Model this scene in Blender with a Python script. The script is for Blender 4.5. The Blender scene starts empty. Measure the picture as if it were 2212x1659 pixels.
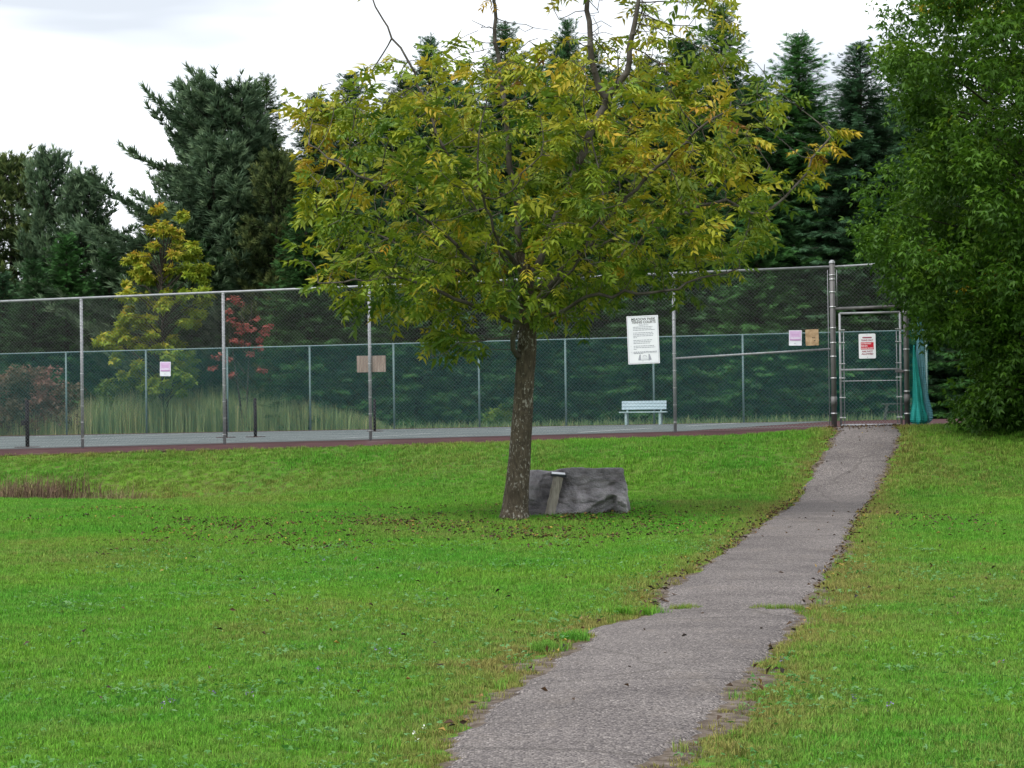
import bpy, math, random
import numpy as np
from mathutils import Vector, Matrix, noise
rng = np.random.default_rng(11); random.seed(11)
SC = bpy.context.scene; COL = SC.collection
R = math.radians

# ------------------------------------------------------------------ camera, sky, sun, exposure
CAMZ, FPX, PITCH, ROLL = 1.6, 5288.0, 0.0126, -0.0125      # FPX: focal length for a 2212 px wide picture
cam_d = bpy.data.cameras.new('camera'); cam = bpy.data.objects.new('camera', cam_d); COL.objects.link(cam)
cam_d.sensor_width = 36; cam_d.lens = FPX/2212*36; cam_d.clip_end = 3000
CM = Matrix.Rotation(R(90)+PITCH, 3, 'X') @ Matrix.Rotation(ROLL, 3, 'Z')
cam.rotation_euler = CM.to_euler(); cam.location = (0, 0, CAMZ); SC.camera = cam
SUN_EL, SUN_AZ = R(58), R(215)                              # azimuth clockwise from +Y
w = bpy.data.worlds.new('World'); SC.world = w; w.use_nodes = True
nt = w.node_tree; nt.nodes.clear()
def N(nt, t, **k):
    n = nt.nodes.new(t)
    for a, b in k.items():
        if a.startswith('i_'): n.inputs[a[2:].replace('_', ' ')].default_value = b
        else: setattr(n, a, b)
    return n
sky = N(nt, 'ShaderNodeTexSky', sky_type='NISHITA', sun_disc=False, sun_elevation=SUN_EL, sun_rotation=SUN_AZ)
tc = N(nt, 'ShaderNodeTexCoord'); mp = N(nt, 'ShaderNodeMapping'); mp.inputs['Scale'].default_value = (1.3, 1.3, 4.5)
nz = N(nt, 'ShaderNodeTexNoise', i_Scale=2.1, i_Detail=5, i_Roughness=.55, i_Distortion=.6)
rp = N(nt, 'ShaderNodeValToRGB'); rp.color_ramp.elements.new(.54).color = (5.6, 5.8, 6.1, 1); mp.inputs['Location'].default_value = (3, 1, 0)
rp.color_ramp.elements[0].position = .44; rp.color_ramp.elements[0].color = (3.3, 3.5, 3.8, 1)
rp.color_ramp.elements[2].position = .64; rp.color_ramp.elements[2].color = (9.6, 9.7, 9.9, 1)
mx = N(nt, 'ShaderNodeMix', data_type='RGBA'); mx.inputs['Factor'].default_value = .93
bg = N(nt, 'ShaderNodeBackground', i_Strength=.1); wo = N(nt, 'ShaderNodeOutputWorld')
L = nt.links.new
L(tc.outputs['Generated'], mp.inputs['Vector']); L(mp.outputs[0], nz.inputs['Vector']); L(nz.outputs['Fac'], rp.inputs[0])
L(sky.outputs[0], mx.inputs[6]); L(rp.outputs[0], mx.inputs[7]); L(mx.outputs[2], bg.inputs[0]); L(bg.outputs[0], wo.inputs[0])
sd = bpy.data.lights.new('sun', 'SUN'); sd.energy = 1.3; sd.angle = R(25); sd.color = (1, .97, .92)
so = bpy.data.objects.new('sun', sd); COL.objects.link(so)
sdir = Vector((math.sin(SUN_AZ)*math.cos(SUN_EL), math.cos(SUN_AZ)*math.cos(SUN_EL), math.sin(SUN_EL)))
so.rotation_euler = sdir.to_track_quat('Z', 'Y').to_euler(); so.location = (-20, -20, 40)
vs = SC.view_settings; vs.view_transform = 'Standard'; vs.look = 'None'; vs.exposure = 1.3; vs.gamma = 1; vs.use_curve_mapping = False

cy = SC.cycles; cy.max_bounces = 5; cy.diffuse_bounces = 3; cy.glossy_bounces = 2; cy.transmission_bounces = 3; cy.caustics_reflective = False; cy.caustics_refractive = False

# ------------------------------------------------------------------ coordinates
def at(px, py, d):
    v = CM @ Vector(((px-1106)/FPX, (829.5-py)/FPX, -1)); v *= d/v.y
    return np.array((v.x, v.y, v.z+CAMZ))
P6 = np.array((6.08, 46.3)); U = np.array((.975, -.2235)); NN = np.array((.2235, .975)); FROT = math.atan2(-.2235, .975)
def sm(a, b, x):
    t = np.clip((np.asarray(x, float)-a)/(b-a), 0, 1); return t*t*(3-2*t)
def kq(x, y):
    dx, dy = x-P6[0], y-P6[1]
    return -(dx*U[0]+dy*U[1]), dx*NN[0]+dy*NN[1]          # k: metres left of the gate post, q: metres beyond the near fence
def zc(k, q):
    kk = np.clip(k, -12, 45); a = 1.27-.0158*kk; b = 1.276-.0063*kk
    return a+(b-a)*np.clip(np.asarray(q)/36.6, 0, 1)
def H(x, y):
    x = np.asarray(x, float); y = np.asarray(y, float); k, q = kq(x, y); s = -q
    lawn = .2*sm(15, 42, y) + .025*np.sin(x*.9+1)*np.sin(y*.55)*sm(6, 12, y)
    z0 = zc(k, q)
    right = z0+(lawn-z0)*sm(.3, 8, s)
    t = sm(.4, 4.4, s); bank = z0*(1-t)-.12*t
    left = bank+(lawn-bank)*sm(4.4, 6.6, s)
    wl = sm(4, 13, k); out = right+(left-right)*wl; out = out-.085*sm(.35, .8, s)*(1-sm(.8, 3.2, s))*sm(-.5, 2, k)
    return np.where(s < 0, z0-.03, out-.03*(1-sm(0, .6, s)))
def spot(px, py):
    v = CM @ Vector(((px-1106)/FPX, (829.5-py)/FPX, -1)); v /= v.y
    ys = np.arange(6, 120, .05); zz = CAMZ+v.z*ys
    i = np.argmax(zz < H(v.x*ys, ys)); y = ys[i]
    return np.array((v.x*y, y, float(H(v.x*y, y))))
def fence_at(px, off=0.):                                   # point on the near (off=0) or far (off=36.6) fence line seen at px
    o = P6+NN*off; m = (px-1106)/FPX
    k = (o[0]-m*o[1])/(U[0]-m*U[1]); return k, o-U*k        # k metres left

# ------------------------------------------------------------------ mesh helpers
def tag(o, label=None, cat=None, group=None, kind=None):
    for a, b in (('label', label), ('category', cat), ('group', group), ('kind', kind)):
        if b: o[a] = b
    return o
def link(name, me, mat=None, parent=None):
    if mat is not None and not me.materials: me.materials.append(mat)
    o = bpy.data.objects.new(name, me); COL.objects.link(o)
    if parent is not None: o.parent = parent
    return o
def empty(name, loc, rz=0, **k):
    o = bpy.data.objects.new(name, None); COL.objects.link(o); o.location = [float(c) for c in loc]; o.rotation_euler = (0, 0, rz)
    o.empty_display_size = .2
    return tag(o, **k)
def npmesh(name, V, F, tint=None, smooth=False):
    V = np.asarray(V, np.float32); F = np.asarray(F, np.int32); K = F.shape[1]; me = bpy.data.meshes.new(name)
    me.vertices.add(len(V)); me.vertices.foreach_set('co', V.ravel())
    me.loops.add(F.size); me.loops.foreach_set('vertex_index', F.ravel())
    me.polygons.add(len(F)); me.polygons.foreach_set('loop_start', np.arange(0, F.size, K, dtype=np.int32))
    me.polygons.foreach_set('loop_total', np.full(len(F), K, np.int32))
    me.update(calc_edges=True)
    if smooth: me.polygons.foreach_set('use_smooth', np.ones(len(F), bool))
    if tint is not None:
        a = me.attributes.new('tint', 'FLOAT', 'POINT'); a.data.foreach_set('value', np.asarray(tint, np.float32))
    return me
class MB:
    def __init__(s): s.v = []; s.f = []; s.mi = []
    def add(s, v, f):
        n = len(s.v); s.v += [tuple(map(float, p)) for p in v]; s.f += [tuple(i+n for i in q) for q in f]; return s
    def box(s, c, d, m=None, taper=1.0):
        x, y, z = [a/2 for a in d]; P = []
        for k in (-1, 1):
            t = taper if k > 0 else 1
            P += [(-x*t, -y*t, k*z), (x*t, -y*t, k*z), (x*t, y*t, k*z), (-x*t, y*t, k*z)]
        P = [Vector(p) for p in P]
        if m is not None: P = [m @ p for p in P]
        P = [p+Vector(c) for p in P]
        return s.add(P, [(3, 2, 1, 0), (4, 5, 6, 7), (0, 1, 5, 4), (1, 2, 6, 5), (2, 3, 7, 6), (3, 0, 4, 7)])
    def tube(s, pts, r, n=8, cap=True):
        pts = [Vector(p) for p in pts]; rr = r if hasattr(r, '__len__') else [r]*len(pts)
        V = []; F = []
        for i, p in enumerate(pts):
            a = pts[max(i-1, 0)]; b = pts[min(i+1, len(pts)-1)]; t = (b-a).normalized()
            x = t.orthogonal().normalized() if i == 0 else (x-t*x.dot(t)).normalized()
            y = t.cross(x)
            for j in range(n):
                q = 2*math.pi*j/n; V.append(p+(x*math.cos(q)+y*math.sin(q))*rr[i])
        for i in range(len(pts)-1):
            for j in range(n): F.append((i*n+j, i*n+(j+1) % n, (i+1)*n+(j+1) % n, (i+1)*n+j))
        if cap: F += [tuple(range(n))[::-1], tuple(range((len(pts)-1)*n, len(pts)*n))]
        return s.add(V, F)
    def dome(s, c, r, n=10, rings=4, sz=1.):
        V = []; F = []
        for i in range(rings):
            a = math.pi/2*i/rings
            for j in range(n): q = 2*math.pi*j/n; V.append((c[0]+r*math.cos(a)*math.cos(q), c[1]+r*math.cos(a)*math.sin(q), c[2]+r*sz*math.sin(a)))
        V.append((c[0], c[1], c[2]+r*sz))
        for i in range(rings-1):
            for j in range(n): F.append((i*n+j, i*n+(j+1) % n, (i+1)*n+(j+1) % n, (i+1)*n+j))
        for j in range(n): F.append(((rings-1)*n+j, (rings-1)*n+(j+1) % n, rings*n))
        return s.add(V, F)
    def mesh(s, name, smooth=False):
        me = bpy.data.meshes.new(name); me.from_pydata(s.v, [], s.f); me.update()
        if smooth: me.polygons.foreach_set('use_smooth', np.array([len(f) < 5 for f in s.f], bool))
        return me
    def build(s, name, mat, parent=None, smooth=False, bevel=0):
        o = link(name, s.mesh(name, smooth), mat, parent)
        if bevel:
            b = o.modifiers.new('bevel', 'BEVEL'); b.width = bevel; b.segments = 2; b.limit_method = 'ANGLE'
        return o
def nrm(a): return a/np.maximum(np.linalg.norm(a, axis=-1, keepdims=True), 1e-9)
def inst(T, F, o, X, up, s, tint=None):
    """copy template T (n,3) to N frames: X forward, up roughly up, s scale -> V, F, tint"""
    X = nrm(X); Y = nrm(np.cross(up, X)); Z = np.cross(X, Y); s = np.asarray(s)
    s = s.reshape(-1, 1, 1) if s.ndim == 1 else s[:, None, :]
    TT = T[None]*s
    V = o[:, None]+TT[..., :1]*X[:, None]+TT[..., 1:2]*Y[:, None]+TT[..., 2:]*Z[:, None]
    n = len(T); FF = (F[None]+(np.arange(len(o))*n)[:, None, None]).reshape(-1, F.shape[1])
    t = None if tint is None else np.repeat(tint, n)
    return V.reshape(-1, 3), FF, t
def cat(parts):
    V = []; F = []; t = []; n = 0
    for v, f, q in parts: V.append(v); F.append(f+n); t.append(np.zeros(len(v)) if q is None else q); n += len(v)
    return np.concatenate(V), np.concatenate(F), np.concatenate(t)

# ------------------------------------------------------------------ materials
def mat(name, rough=.8, spec=.3, metal=0.):
    m = bpy.data.materials.new(name); m.use_nodes = True; t = m.node_tree; b = t.nodes['Principled BSDF']
    b.inputs['Roughness'].default_value = rough; b.inputs['Specular IOR Level'].default_value = spec; b.inputs['Metallic'].default_value = metal
    return m, t, b
def ramp(t, stops, src=None):
    r = N(t, 'ShaderNodeValToRGB'); e = r.color_ramp.elements
    while len(e) < len(stops): e.new(.5)
    for i, (p, c) in enumerate(stops): e[i].position = p; e[i].color = (*c, 1)
    if src is not None: t.links.new(src, r.inputs[0])
    return r
def coords(t, kind='Object', scale=(1, 1, 1)):
    c = N(t, 'ShaderNodeTexCoord'); m = N(t, 'ShaderNodeMapping'); m.inputs['Scale'].default_value = scale
    if kind == 'World': g = N(t, 'ShaderNodeNewGeometry'); t.links.new(g.outputs['Position'], m.inputs[0])
    else: t.links.new(c.outputs[kind], m.inputs[0])
    return m.outputs[0]
def noi(t, v, scale, detail=4, rough=.6, dist=0.):
    n = N(t, 'ShaderNodeTexNoise', i_Scale=scale, i_Detail=detail, i_Roughness=rough, i_Distortion=dist); t.links.new(v, n.inputs['Vector']); return n.outputs['Fac']
def vor(t, v, scale, feature='F1', out='Distance'):
    n = N(t, 'ShaderNodeTexVoronoi', feature=feature, i_Scale=scale); t.links.new(v, n.inputs['Vector']); return n.outputs[out]
def mixc(t, f, a, b, mode='MIX'):
    m = N(t, 'ShaderNodeMix', data_type='RGBA', blend_type=mode)
    for s, v in ((0, f), (6, a), (7, b)):
        if isinstance(v, (int, float)): m.inputs[s].default_value = v
        elif isinstance(v, tuple): m.inputs[s].default_value = (*v, 1)
        else: t.links.new(v, m.inputs[s])
    return m.outputs[2]
def bump(t, b, h, strength=.4, dist=.02):
    n = N(t, 'ShaderNodeBump', i_Strength=strength, i_Distance=dist); t.links.new(h, n.inputs['Height']); t.links.new(n.outputs[0], b.inputs['Normal'])
def mnoise(name, stops, scale=6, rough=.8, spec=.3, metal=0., stretch=(1, 1, 1), bmp=.2, dist=.01, kind='Object', detail=5):
    m, t, b = mat(name, rough, spec, metal); v = coords(t, kind, stretch); n = noi(t, v, scale, detail)
    t.links.new(ramp(t, stops, n).outputs[0], b.inputs['Base Color'])
    if bmp: bump(t, b, n, bmp, dist)
    return m
def mleaf(name, stops, trans=.35, rough=.55, vary=.25, spec=.25):
    """leaf: colour from per-leaf tint, shifted a little per tree; light passes through"""
    m, t, b = mat(name, rough, spec); a = N(t, 'ShaderNodeAttribute', attribute_name='tint')
    r = ramp(t, stops, a.outputs['Fac'])
    oi = N(t, 'ShaderNodeObjectInfo'); mr = N(t, 'ShaderNodeMapRange'); mr.inputs[3].default_value = 1-vary; mr.inputs[4].default_value = 1+vary
    t.links.new(oi.outputs['Random'], mr.inputs[0])
    mul = N(t, 'ShaderNodeVectorMath', operation='SCALE'); t.links.new(r.outputs[0], mul.inputs[0]); t.links.new(mr.outputs[0], mul.inputs['Scale'])
    t.links.new(mul.outputs[0], b.inputs['Base Color'])
    tr = N(t, 'ShaderNodeBsdfTranslucent'); t.links.new(mul.outputs[0], tr.inputs[0])
    ms = N(t, 'ShaderNodeMixShader'); ms.inputs[0].default_value = trans
    t.links.new(b.outputs[0], ms.inputs[1]); t.links.new(tr.outputs[0], ms.inputs[2]); t.links.new(ms.outputs[0], t.nodes['Material Output'].inputs[0])
    return m
M = {}
M['steel'] = mnoise('galvanised_steel', [(.3, (.24, .25, .265)), (.7, (.36, .37, .39))], 9, .55, .5, .25, bmp=.05)
M['darksteel'] = mnoise('weathered_steel', [(.3, (.085, .083, .085)), (.7, (.17, .165, .165))], 7, .6, .5, .2, (1, 1, .3), bmp=.1)
M['band'] = mnoise('bright_band', [(.3, (.5, .5, .52)), (.7, (.66, .66, .68))], 20, .4, .5, .4, bmp=0)
M['wire'] = mnoise('galvanised_wire', [(.3, (.15, .168, .165)), (.7, (.21, .23, .225))], 2, .7, .15, 0, bmp=0)
M['green_wire'] = mnoise('green_vinyl_wire', [(.3, (.004, .145, .14)), (.7, (.008, .20, .195))], 1, .8, .1, 0, bmp=0)
M['far_post'] = mnoise('pale_green_post', [(.3, (.13, .20, .20)), (.7, (.20, .27, .27))], 6, .6, .4, 0, bmp=0)
M['maroon'] = mnoise('maroon_court', [(.25, (.048, .027, .028)), (.6, (.074, .039, .039)), (.8, (.10, .08, .076))], 1.3, .95, .08, kind='World', bmp=.1, detail=9)
M['court'] = mnoise('worn_court', [(.3, (.07, .088, .088)), (.55, (.105, .125, .124)), (.75, (.14, .155, .155))], .8, .95, .08, kind='World', bmp=.05, detail=9)
M['line'] = mnoise('worn_line_paint', [(.35, (.40, .43, .43)), (.5, (.60, .62, .62))], 3, .9, .08, kind='World', bmp=0, detail=8)
M['black'] = mnoise('black_paint', [(.3, (.010, .011, .014)), (.7, (.025, .026, .03))], 8, .8, .08, bmp=.05)
M['bench'] = mnoise('pale_bench_paint', [(.3, (.27, .36, .40)), (.7, (.40, .50, .54))], 5, .7, .3, stretch=(.3, 2, 2), bmp=.1)
M['bench_d'] = mnoise('bench_frame_paint', [(.3, (.22, .32, .32)), (.7, (.34, .44, .44))], 5, .7, .3, bmp=.1)
M['darkwood'] = mnoise('dark_green_wood', [(.3, (.035, .055, .048)), (.7, (.07, .10, .085))], 5, .8, .2, stretch=(.3, 2, 2), bmp=.2)
M['board'] = mnoise('weathered_board', [(.25, (.17, .12, .10)), (.5, (.32, .25, .22)), (.75, (.42, .35, .31))], 9, .85, .2, stretch=(4, 1, .35), bmp=.3)
M['greywood'] = mnoise('grey_post_wood', [(.25, (.12, .105, .085)), (.5, (.25, .225, .185)), (.75, (.36, .335, .29))], 14, .9, .2, stretch=(2.5, 2.5, .22), bmp=.5, dist=.012)
M['white'] = mnoise('white_sign_paint', [(.3, (.74, .75, .80)), (.7, (.80, .81, .85))], 5, .5, .4, bmp=0)
M['ink'] = mnoise('black_ink', [(.3, (.03, .033, .04)), (.7, (.05, .055, .06))], 9, .7, .2, bmp=0)
M['greyink'] = mnoise('grey_ink', [(.3, (.30, .31, .36)), (.7, (.40, .41, .46))], 9, .7, .2, bmp=0)
M['red'] = mnoise('red_ink', [(.3, (.48, .012, .03)), (.7, (.60, .02, .045))], 9, .6, .3, bmp=0)
M['darkred'] = mnoise('dark_red_ink', [(.3, (.26, .05, .09)), (.7, (.34, .08, .12))], 9, .6, .3, bmp=0)
M['pinkwhite'] = mnoise('pinkish_white_ink', [(.3, (.78, .60, .66)), (.7, (.86, .72, .76))], 9, .6, .3, bmp=0)
M['paper'] = mnoise('laminated_paper', [(.3, (.66, .66, .76)), (.7, (.78, .79, .86))], 6, .45, .4, bmp=.05)
M['pink'] = mnoise('faded_pink_print', [(.3, (.56, .36, .60)), (.7, (.66, .47, .70))], 8, .6, .3, bmp=0)
M['pinkd'] = mnoise('darker_pink_print', [(.3, (.42, .19, .44)), (.7, (.52, .28, .54))], 8, .6, .3, bmp=0)
M['card'] = mnoise('water_stained_card', [(.25, (.24, .15, .085)), (.5, (.42, .29, .18)), (.7, (.52, .38, .25)), (.85, (.36, .22, .16))], 11, .9, .1, bmp=.4, dist=.01)
M['net'] = mnoise('teal_netting', [(.3, (.02, .30, .27)), (.7, (.06, .50, .46))], 5, .8, .2, stretch=(1, 1, .6), bmp=.2)
M['netblue'] = mnoise('blue_netting', [(.3, (.12, .36, .46)), (.7, (.26, .50, .60))], 4, .8, .2, stretch=(1, 1, .6), bmp=.2)
M['soil'] = mnoise('trodden_soil', [(.3, (.04, .03, .024)), (.48, (.095, .075, .058)), (.62, (.15, .125, .105)), (.75, (.23, .20, .175))], 9, .95, .1, kind='World', bmp=.8, dist=.03, detail=9)

def m_bark(name, c, fleck, sc=1.):
    m, t, b = mat(name, .9, .15); v = coords(t, 'Object', (sc, sc, sc*.28)); n = noi(t, v, 26, 6, .65, .4); n2 = noi(t, coords(t), 3, 4)
    col = ramp(t, [(.3, c[0]), (.55, c[1]), (.78, c[2])], n).outputs[0]
    if fleck:
        f1 = noi(t, coords(t, 'Object', (1, 1, .55)), 34, 3, .6); f2 = noi(t, coords(t), 3.5, 4)
        k = N(t, 'ShaderNodeMath', operation='MULTIPLY_ADD'); t.links.new(f2, k.inputs[0]); k.inputs[1].default_value = .45; t.links.new(f1, k.inputs[2])
        fm = ramp(t, [(.80, (0, 0, 0)), (.88, (.9, .9, .9))], k.outputs[0]).outputs[0]
        col = mixc(t, fm, col, fleck)
    col = mixc(t, ramp(t, [(.35, (.55, .55, .55)), (.65, (1, 1, 1))], n2).outputs[0], (.03, .025, .018), col)
    t.links.new(col, b.inputs['Base Color']); bump(t, b, n, .9, .02); return m
M['ashbark'] = m_bark('lichened_ash_bark', [(.04, .032, .022), (.105, .085, .06), (.19, .16, .12)], (.36, .34, .29))
M['ashlimb'] = mnoise('grey_limb_bark', [(.25, (.035, .03, .024)), (.5, (.08, .07, .058)), (.75, (.16, .148, .125))], 5, .85, .2, bmp=.4)
M['bark'] = m_bark('dark_bark', [(.022, .018, .014), (.05, .042, .034), (.09, .08, .065)], None)
M['ash'] = mleaf('ash_leaves', [(0, (.075, .15, .018)), (.3, (.185, .265, .022)), (.52, (.32, .335, .024)), (.72, (.42, .33, .026)), (.9, (.50, .30, .03)), (1, (.20, .10, .035))], .30, .5, 0)
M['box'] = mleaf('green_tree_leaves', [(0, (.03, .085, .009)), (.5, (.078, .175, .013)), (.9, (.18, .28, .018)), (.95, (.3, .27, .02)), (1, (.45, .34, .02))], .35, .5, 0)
M['maple'] = mleaf('turning_maple_leaves', [(0, (.09, .19, .02)), (.45, (.26, .34, .03)), (.75, (.42, .36, .035)), (1, (.55, .22, .05))], .35, .6, 0)
M['redleaf'] = mleaf('red_leaves', [(0, (.20, .05, .04)), (.6, (.36, .10, .08)), (1, (.42, .20, .11))], .35, .6, 0)
M['shrub'] = mleaf('reddish_shrub_leaves', [(0, (.08, .07, .03)), (.5, (.17, .11, .07)), (1, (.30, .13, .11))], .3, .7, 0)
M['bush'] = mleaf('low_green_bush_leaves', [(0, (.05, .12, .02)), (.6, (.13, .21, .03)), (1, (.26, .29, .04))], .3, .6, .2)
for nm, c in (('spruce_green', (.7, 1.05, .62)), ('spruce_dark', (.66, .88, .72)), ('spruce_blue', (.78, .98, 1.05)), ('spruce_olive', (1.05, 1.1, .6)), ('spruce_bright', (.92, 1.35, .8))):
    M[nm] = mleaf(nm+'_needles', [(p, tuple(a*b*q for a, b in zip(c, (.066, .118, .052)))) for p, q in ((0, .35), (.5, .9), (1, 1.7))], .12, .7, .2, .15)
M['pine'] = mleaf('white_pine_needles', [(0, (.03, .06, .032)), (.6, (.09, .15, .082)), (1, (.17, .245, .13))], .15, .65, .15, .15)
M['pine_olive'] = mleaf('olive_pine_needles', [(0, (.032, .055, .022)), (.6, (.088, .13, .045)), (1, (.18, .21, .065))], .15, .65, .15, .15)
M['cattail'] = mleaf('tall_reed_blades', [(0, (.14, .24, .10)), (.5, (.31, .40, .17)), (.8, (.42, .43, .20)), (1, (.55, .48, .26))], .3, .7, 0)
M['dry'] = mleaf('dry_tussock_blades', [(0, (.06, .04, .028)), (.5, (.16, .105, .07)), (.85, (.27, .19, .11)), (1, (.17, .20, .07))], .25, .8, 0)
M['litter'] = mleaf('fallen_leaf_litter', [(0, (.022, .016, .011)), (.4, (.075, .044, .025)), (.75, (.18, .10, .045)), (1, (.42, .30, .06))], .15, .6, 0)
M['weed'] = mleaf('broad_weed_leaves', [(0, (.05, .19, .02)), (.6, (.09, .25, .05)), (1, (.17, .32, .12))], .3, .45, 0, .5)
M['flower'] = mleaf('lawn_flowers', [(0, (.16, .11, .30)), (.7, (.26, .19, .42)), (1, (.8, .8, .74))], .2, .6, 0)

# lawn blades: colour changes over metres, each tuft differs, worn tufts near the path are yellower
def m_grass():
    m, t, b = mat('lawn_blades', .6, .12)
    wv = coords(t, 'World'); n1 = noi(t, wv, .33, 3); n2 = noi(t, wv, 1.5, 4)
    a = N(t, 'ShaderNodeAttribute', attribute_name='tint'); dry = N(t, 'ShaderNodeAttribute', attribute_name='dry', attribute_type='INSTANCER'); oi = N(t, 'ShaderNodeObjectInfo')
    c = mixc(t, ramp(t, [(.38, (0, 0, 0)), (.62, (1, 1, 1))], n1).outputs[0], (.092, .30, .028), (.14, .32, .032))
    c = mixc(t, ramp(t, [(.5, (0, 0, 0)), (.72, (.8, .8, .8))], n2).outputs[0], c, (.18, .31, .06))
    ad = N(t, 'ShaderNodeMath', operation='MULTIPLY_ADD'); t.links.new(oi.outputs['Random'], ad.inputs[0]); ad.inputs[1].default_value = .36; ad.inputs[2].default_value = -.18
    a2 = N(t, 'ShaderNodeMath', operation='ADD', use_clamp=True); t.links.new(dry.outputs['Fac'], a2.inputs[0]); t.links.new(ad.outputs[0], a2.inputs[1])
    c = mixc(t, ramp(t, [(.1, (0, 0, 0)), (.95, (1, 1, 1))], a2.outputs[0]).outputs[0], c, (.25, .23, .07))
    mr = N(t, 'ShaderNodeMapRange'); mr.inputs[3].default_value = .45; mr.inputs[4].default_value = 1.6; t.links.new(a.outputs['Fac'], mr.inputs[0])
    mul = N(t, 'ShaderNodeVectorMath', operation='SCALE'); t.links.new(c, mul.inputs[0]); t.links.new(mr.outputs[0], mul.inputs['Scale'])
    t.links.new(mul.outputs[0], b.inputs['Base Color']); tr = N(t, 'ShaderNodeBsdfTranslucent'); t.links.new(mul.outputs[0], tr.inputs[0])
    ms = N(t, 'ShaderNodeMixShader'); ms.inputs[0].default_value = .35
    t.links.new(b.outputs[0], ms.inputs[1]); t.links.new(tr.outputs[0], ms.inputs[2]); t.links.new(ms.outputs[0], t.nodes['Material Output'].inputs[0])
    return m
M['grass'] = m_grass()
def m_ground():
    m, t, b = mat('lawn_ground', .95, .1); wv = coords(t, 'World'); n1 = noi(t, wv, .33, 3); n2 = noi(t, wv, 9, 8)
    c = mixc(t, ramp(t, [(.38, (0, 0, 0)), (.62, (1, 1, 1))], n1).outputs[0], (.06, .17, .014), (.095, .19, .018))
    c = mixc(t, ramp(t, [(.42, (0, 0, 0)), (.7, (1, 1, 1))], n2).outputs[0], c, (.09, .075, .035))
    t.links.new(c, b.inputs['Base Color']); bump(t, b, n2, .8, .03); return m
M['ground'] = m_ground()
def m_path():
    m, t, b = mat('weathered_asphalt', .95, .12); wv = coords(t, 'World')
    vn = N(t, 'ShaderNodeTexVoronoi', i_Scale=80); t.links.new(wv, vn.inputs['Vector'])
    sep = N(t, 'ShaderNodeSeparateColor'); t.links.new(vn.outputs['Color'], sep.inputs[0])
    c = ramp(t, [(0, (.115, .105, .112)), (.35, (.17, .155, .155)), (.7, (.23, .212, .208)), (.93, (.285, .262, .255)), (1, (.42, .39, .38))], sep.outputs[0]).outputs[0]
    gap = ramp(t, [(.35, (1, 1, 1)), (.75, (.42, .42, .42))], vn.outputs['Distance']).outputs[0]
    c = mixc(t, 1., c, gap, 'MULTIPLY')
    n1 = noi(t, wv, .9, 6, .6); c = mixc(t, 1., c, ramp(t, [(.3, (.66, .64, .62)), (.7, (1.1, 1.07, 1.02))], n1).outputs[0], 'MULTIPLY')
    n2 = noi(t, coords(t, 'World', (.5, 2.2, 1)), 1.3, 5); c = mixc(t, ramp(t, [(.62, (0, 0, 0)), (.8, (.35, .35, .35))], n2).outputs[0], c, (.075, .066, .062))
    dm = N(t, 'ShaderNodeMixRGB'); dm.inputs[0].default_value = .18; nn_ = N(t, 'ShaderNodeTexNoise', i_Scale=2.2, i_Detail=5); t.links.new(wv, nn_.inputs['Vector']); t.links.new(wv, dm.inputs[1]); t.links.new(nn_.outputs['Color'], dm.inputs[2])
    ce = N(t, 'ShaderNodeTexVoronoi', feature='DISTANCE_TO_EDGE', i_Scale=.42); t.links.new(dm.outputs[0], ce.inputs['Vector'])
    c = mixc(t, ramp(t, [(.0, (.45, .45, .45)), (.010, (0, 0, 0))], ce.outputs['Distance']).outputs[0], c, (.05, .045, .04))
    n4 = noi(t, coords(t, 'World', (1, .45, 1)), 2.3, 6, .7); c = mixc(t, ramp(t, [(.55, (0, 0, 0)), (.75, (.5, .5, .5))], n4).outputs[0], c, (.16, .135, .115))
    t.links.new(c, b.inputs['Base Color']); bump(t, b, vn.outputs['Distance'], .6, -.006); return m
M['path'] = m_path()
def m_rock():
    m, t, b = mat('grey_boulder_rock', .8, .3); v = coords(t); n1 = noi(t, v, 2.3, 8, .65, .5); n2 = noi(t, coords(t, 'Object', (1, 1, 3)), 6, 8, .7); n3 = noi(t, v, 40, 4)
    c = ramp(t, [(.32, (.055, .05, .056)), (.44, (.19, .178, .19)), (.56, (.34, .318, .336)), (.72, (.50, .475, .48))], n1).outputs[0]
    c = mixc(t, ramp(t, [(.45, (0, 0, 0)), (.75, (.6, .6, .6))], n2).outputs[0], c, (.19, .16, .145))
    k = mixc(t, .45, n2, n3); t.links.new(c, b.inputs['Base Color']); bump(t, b, k, 1., .06); return m
M['rock'] = m_rock()

# ------------------------------------------------------------------ ground, path, court
def grid(xs, ys, zf):
    X, Y = np.meshgrid(xs, ys); V = np.stack([X, Y, zf(X, Y)], -1).reshape(-1, 3); nx = len(xs); i = np.arange(len(ys)-1)[:, None]*nx+np.arange(nx-1)[None]
    return V, np.stack([i, i+1, i+nx+1, i+nx], -1).reshape(-1, 4)
xs = np.concatenate([np.linspace(-900, -60, 15)[:-1], np.linspace(-60, -16, 23)[:-1], np.arange(-16, 16.01, .25), np.linspace(16, 60, 23)[1:], np.linspace(60, 900, 15)[1:]])
ys = np.concatenate([np.linspace(-300, 4, 15)[:-1], np.arange(4, 54, .25), np.linspace(54, 130, 50), np.linspace(130, 1500, 20)[1:]])
V, F = grid(xs, ys, H)
tag(link('ground', npmesh('ground', V, F, smooth=True), M['ground']), kind='structure')

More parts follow.
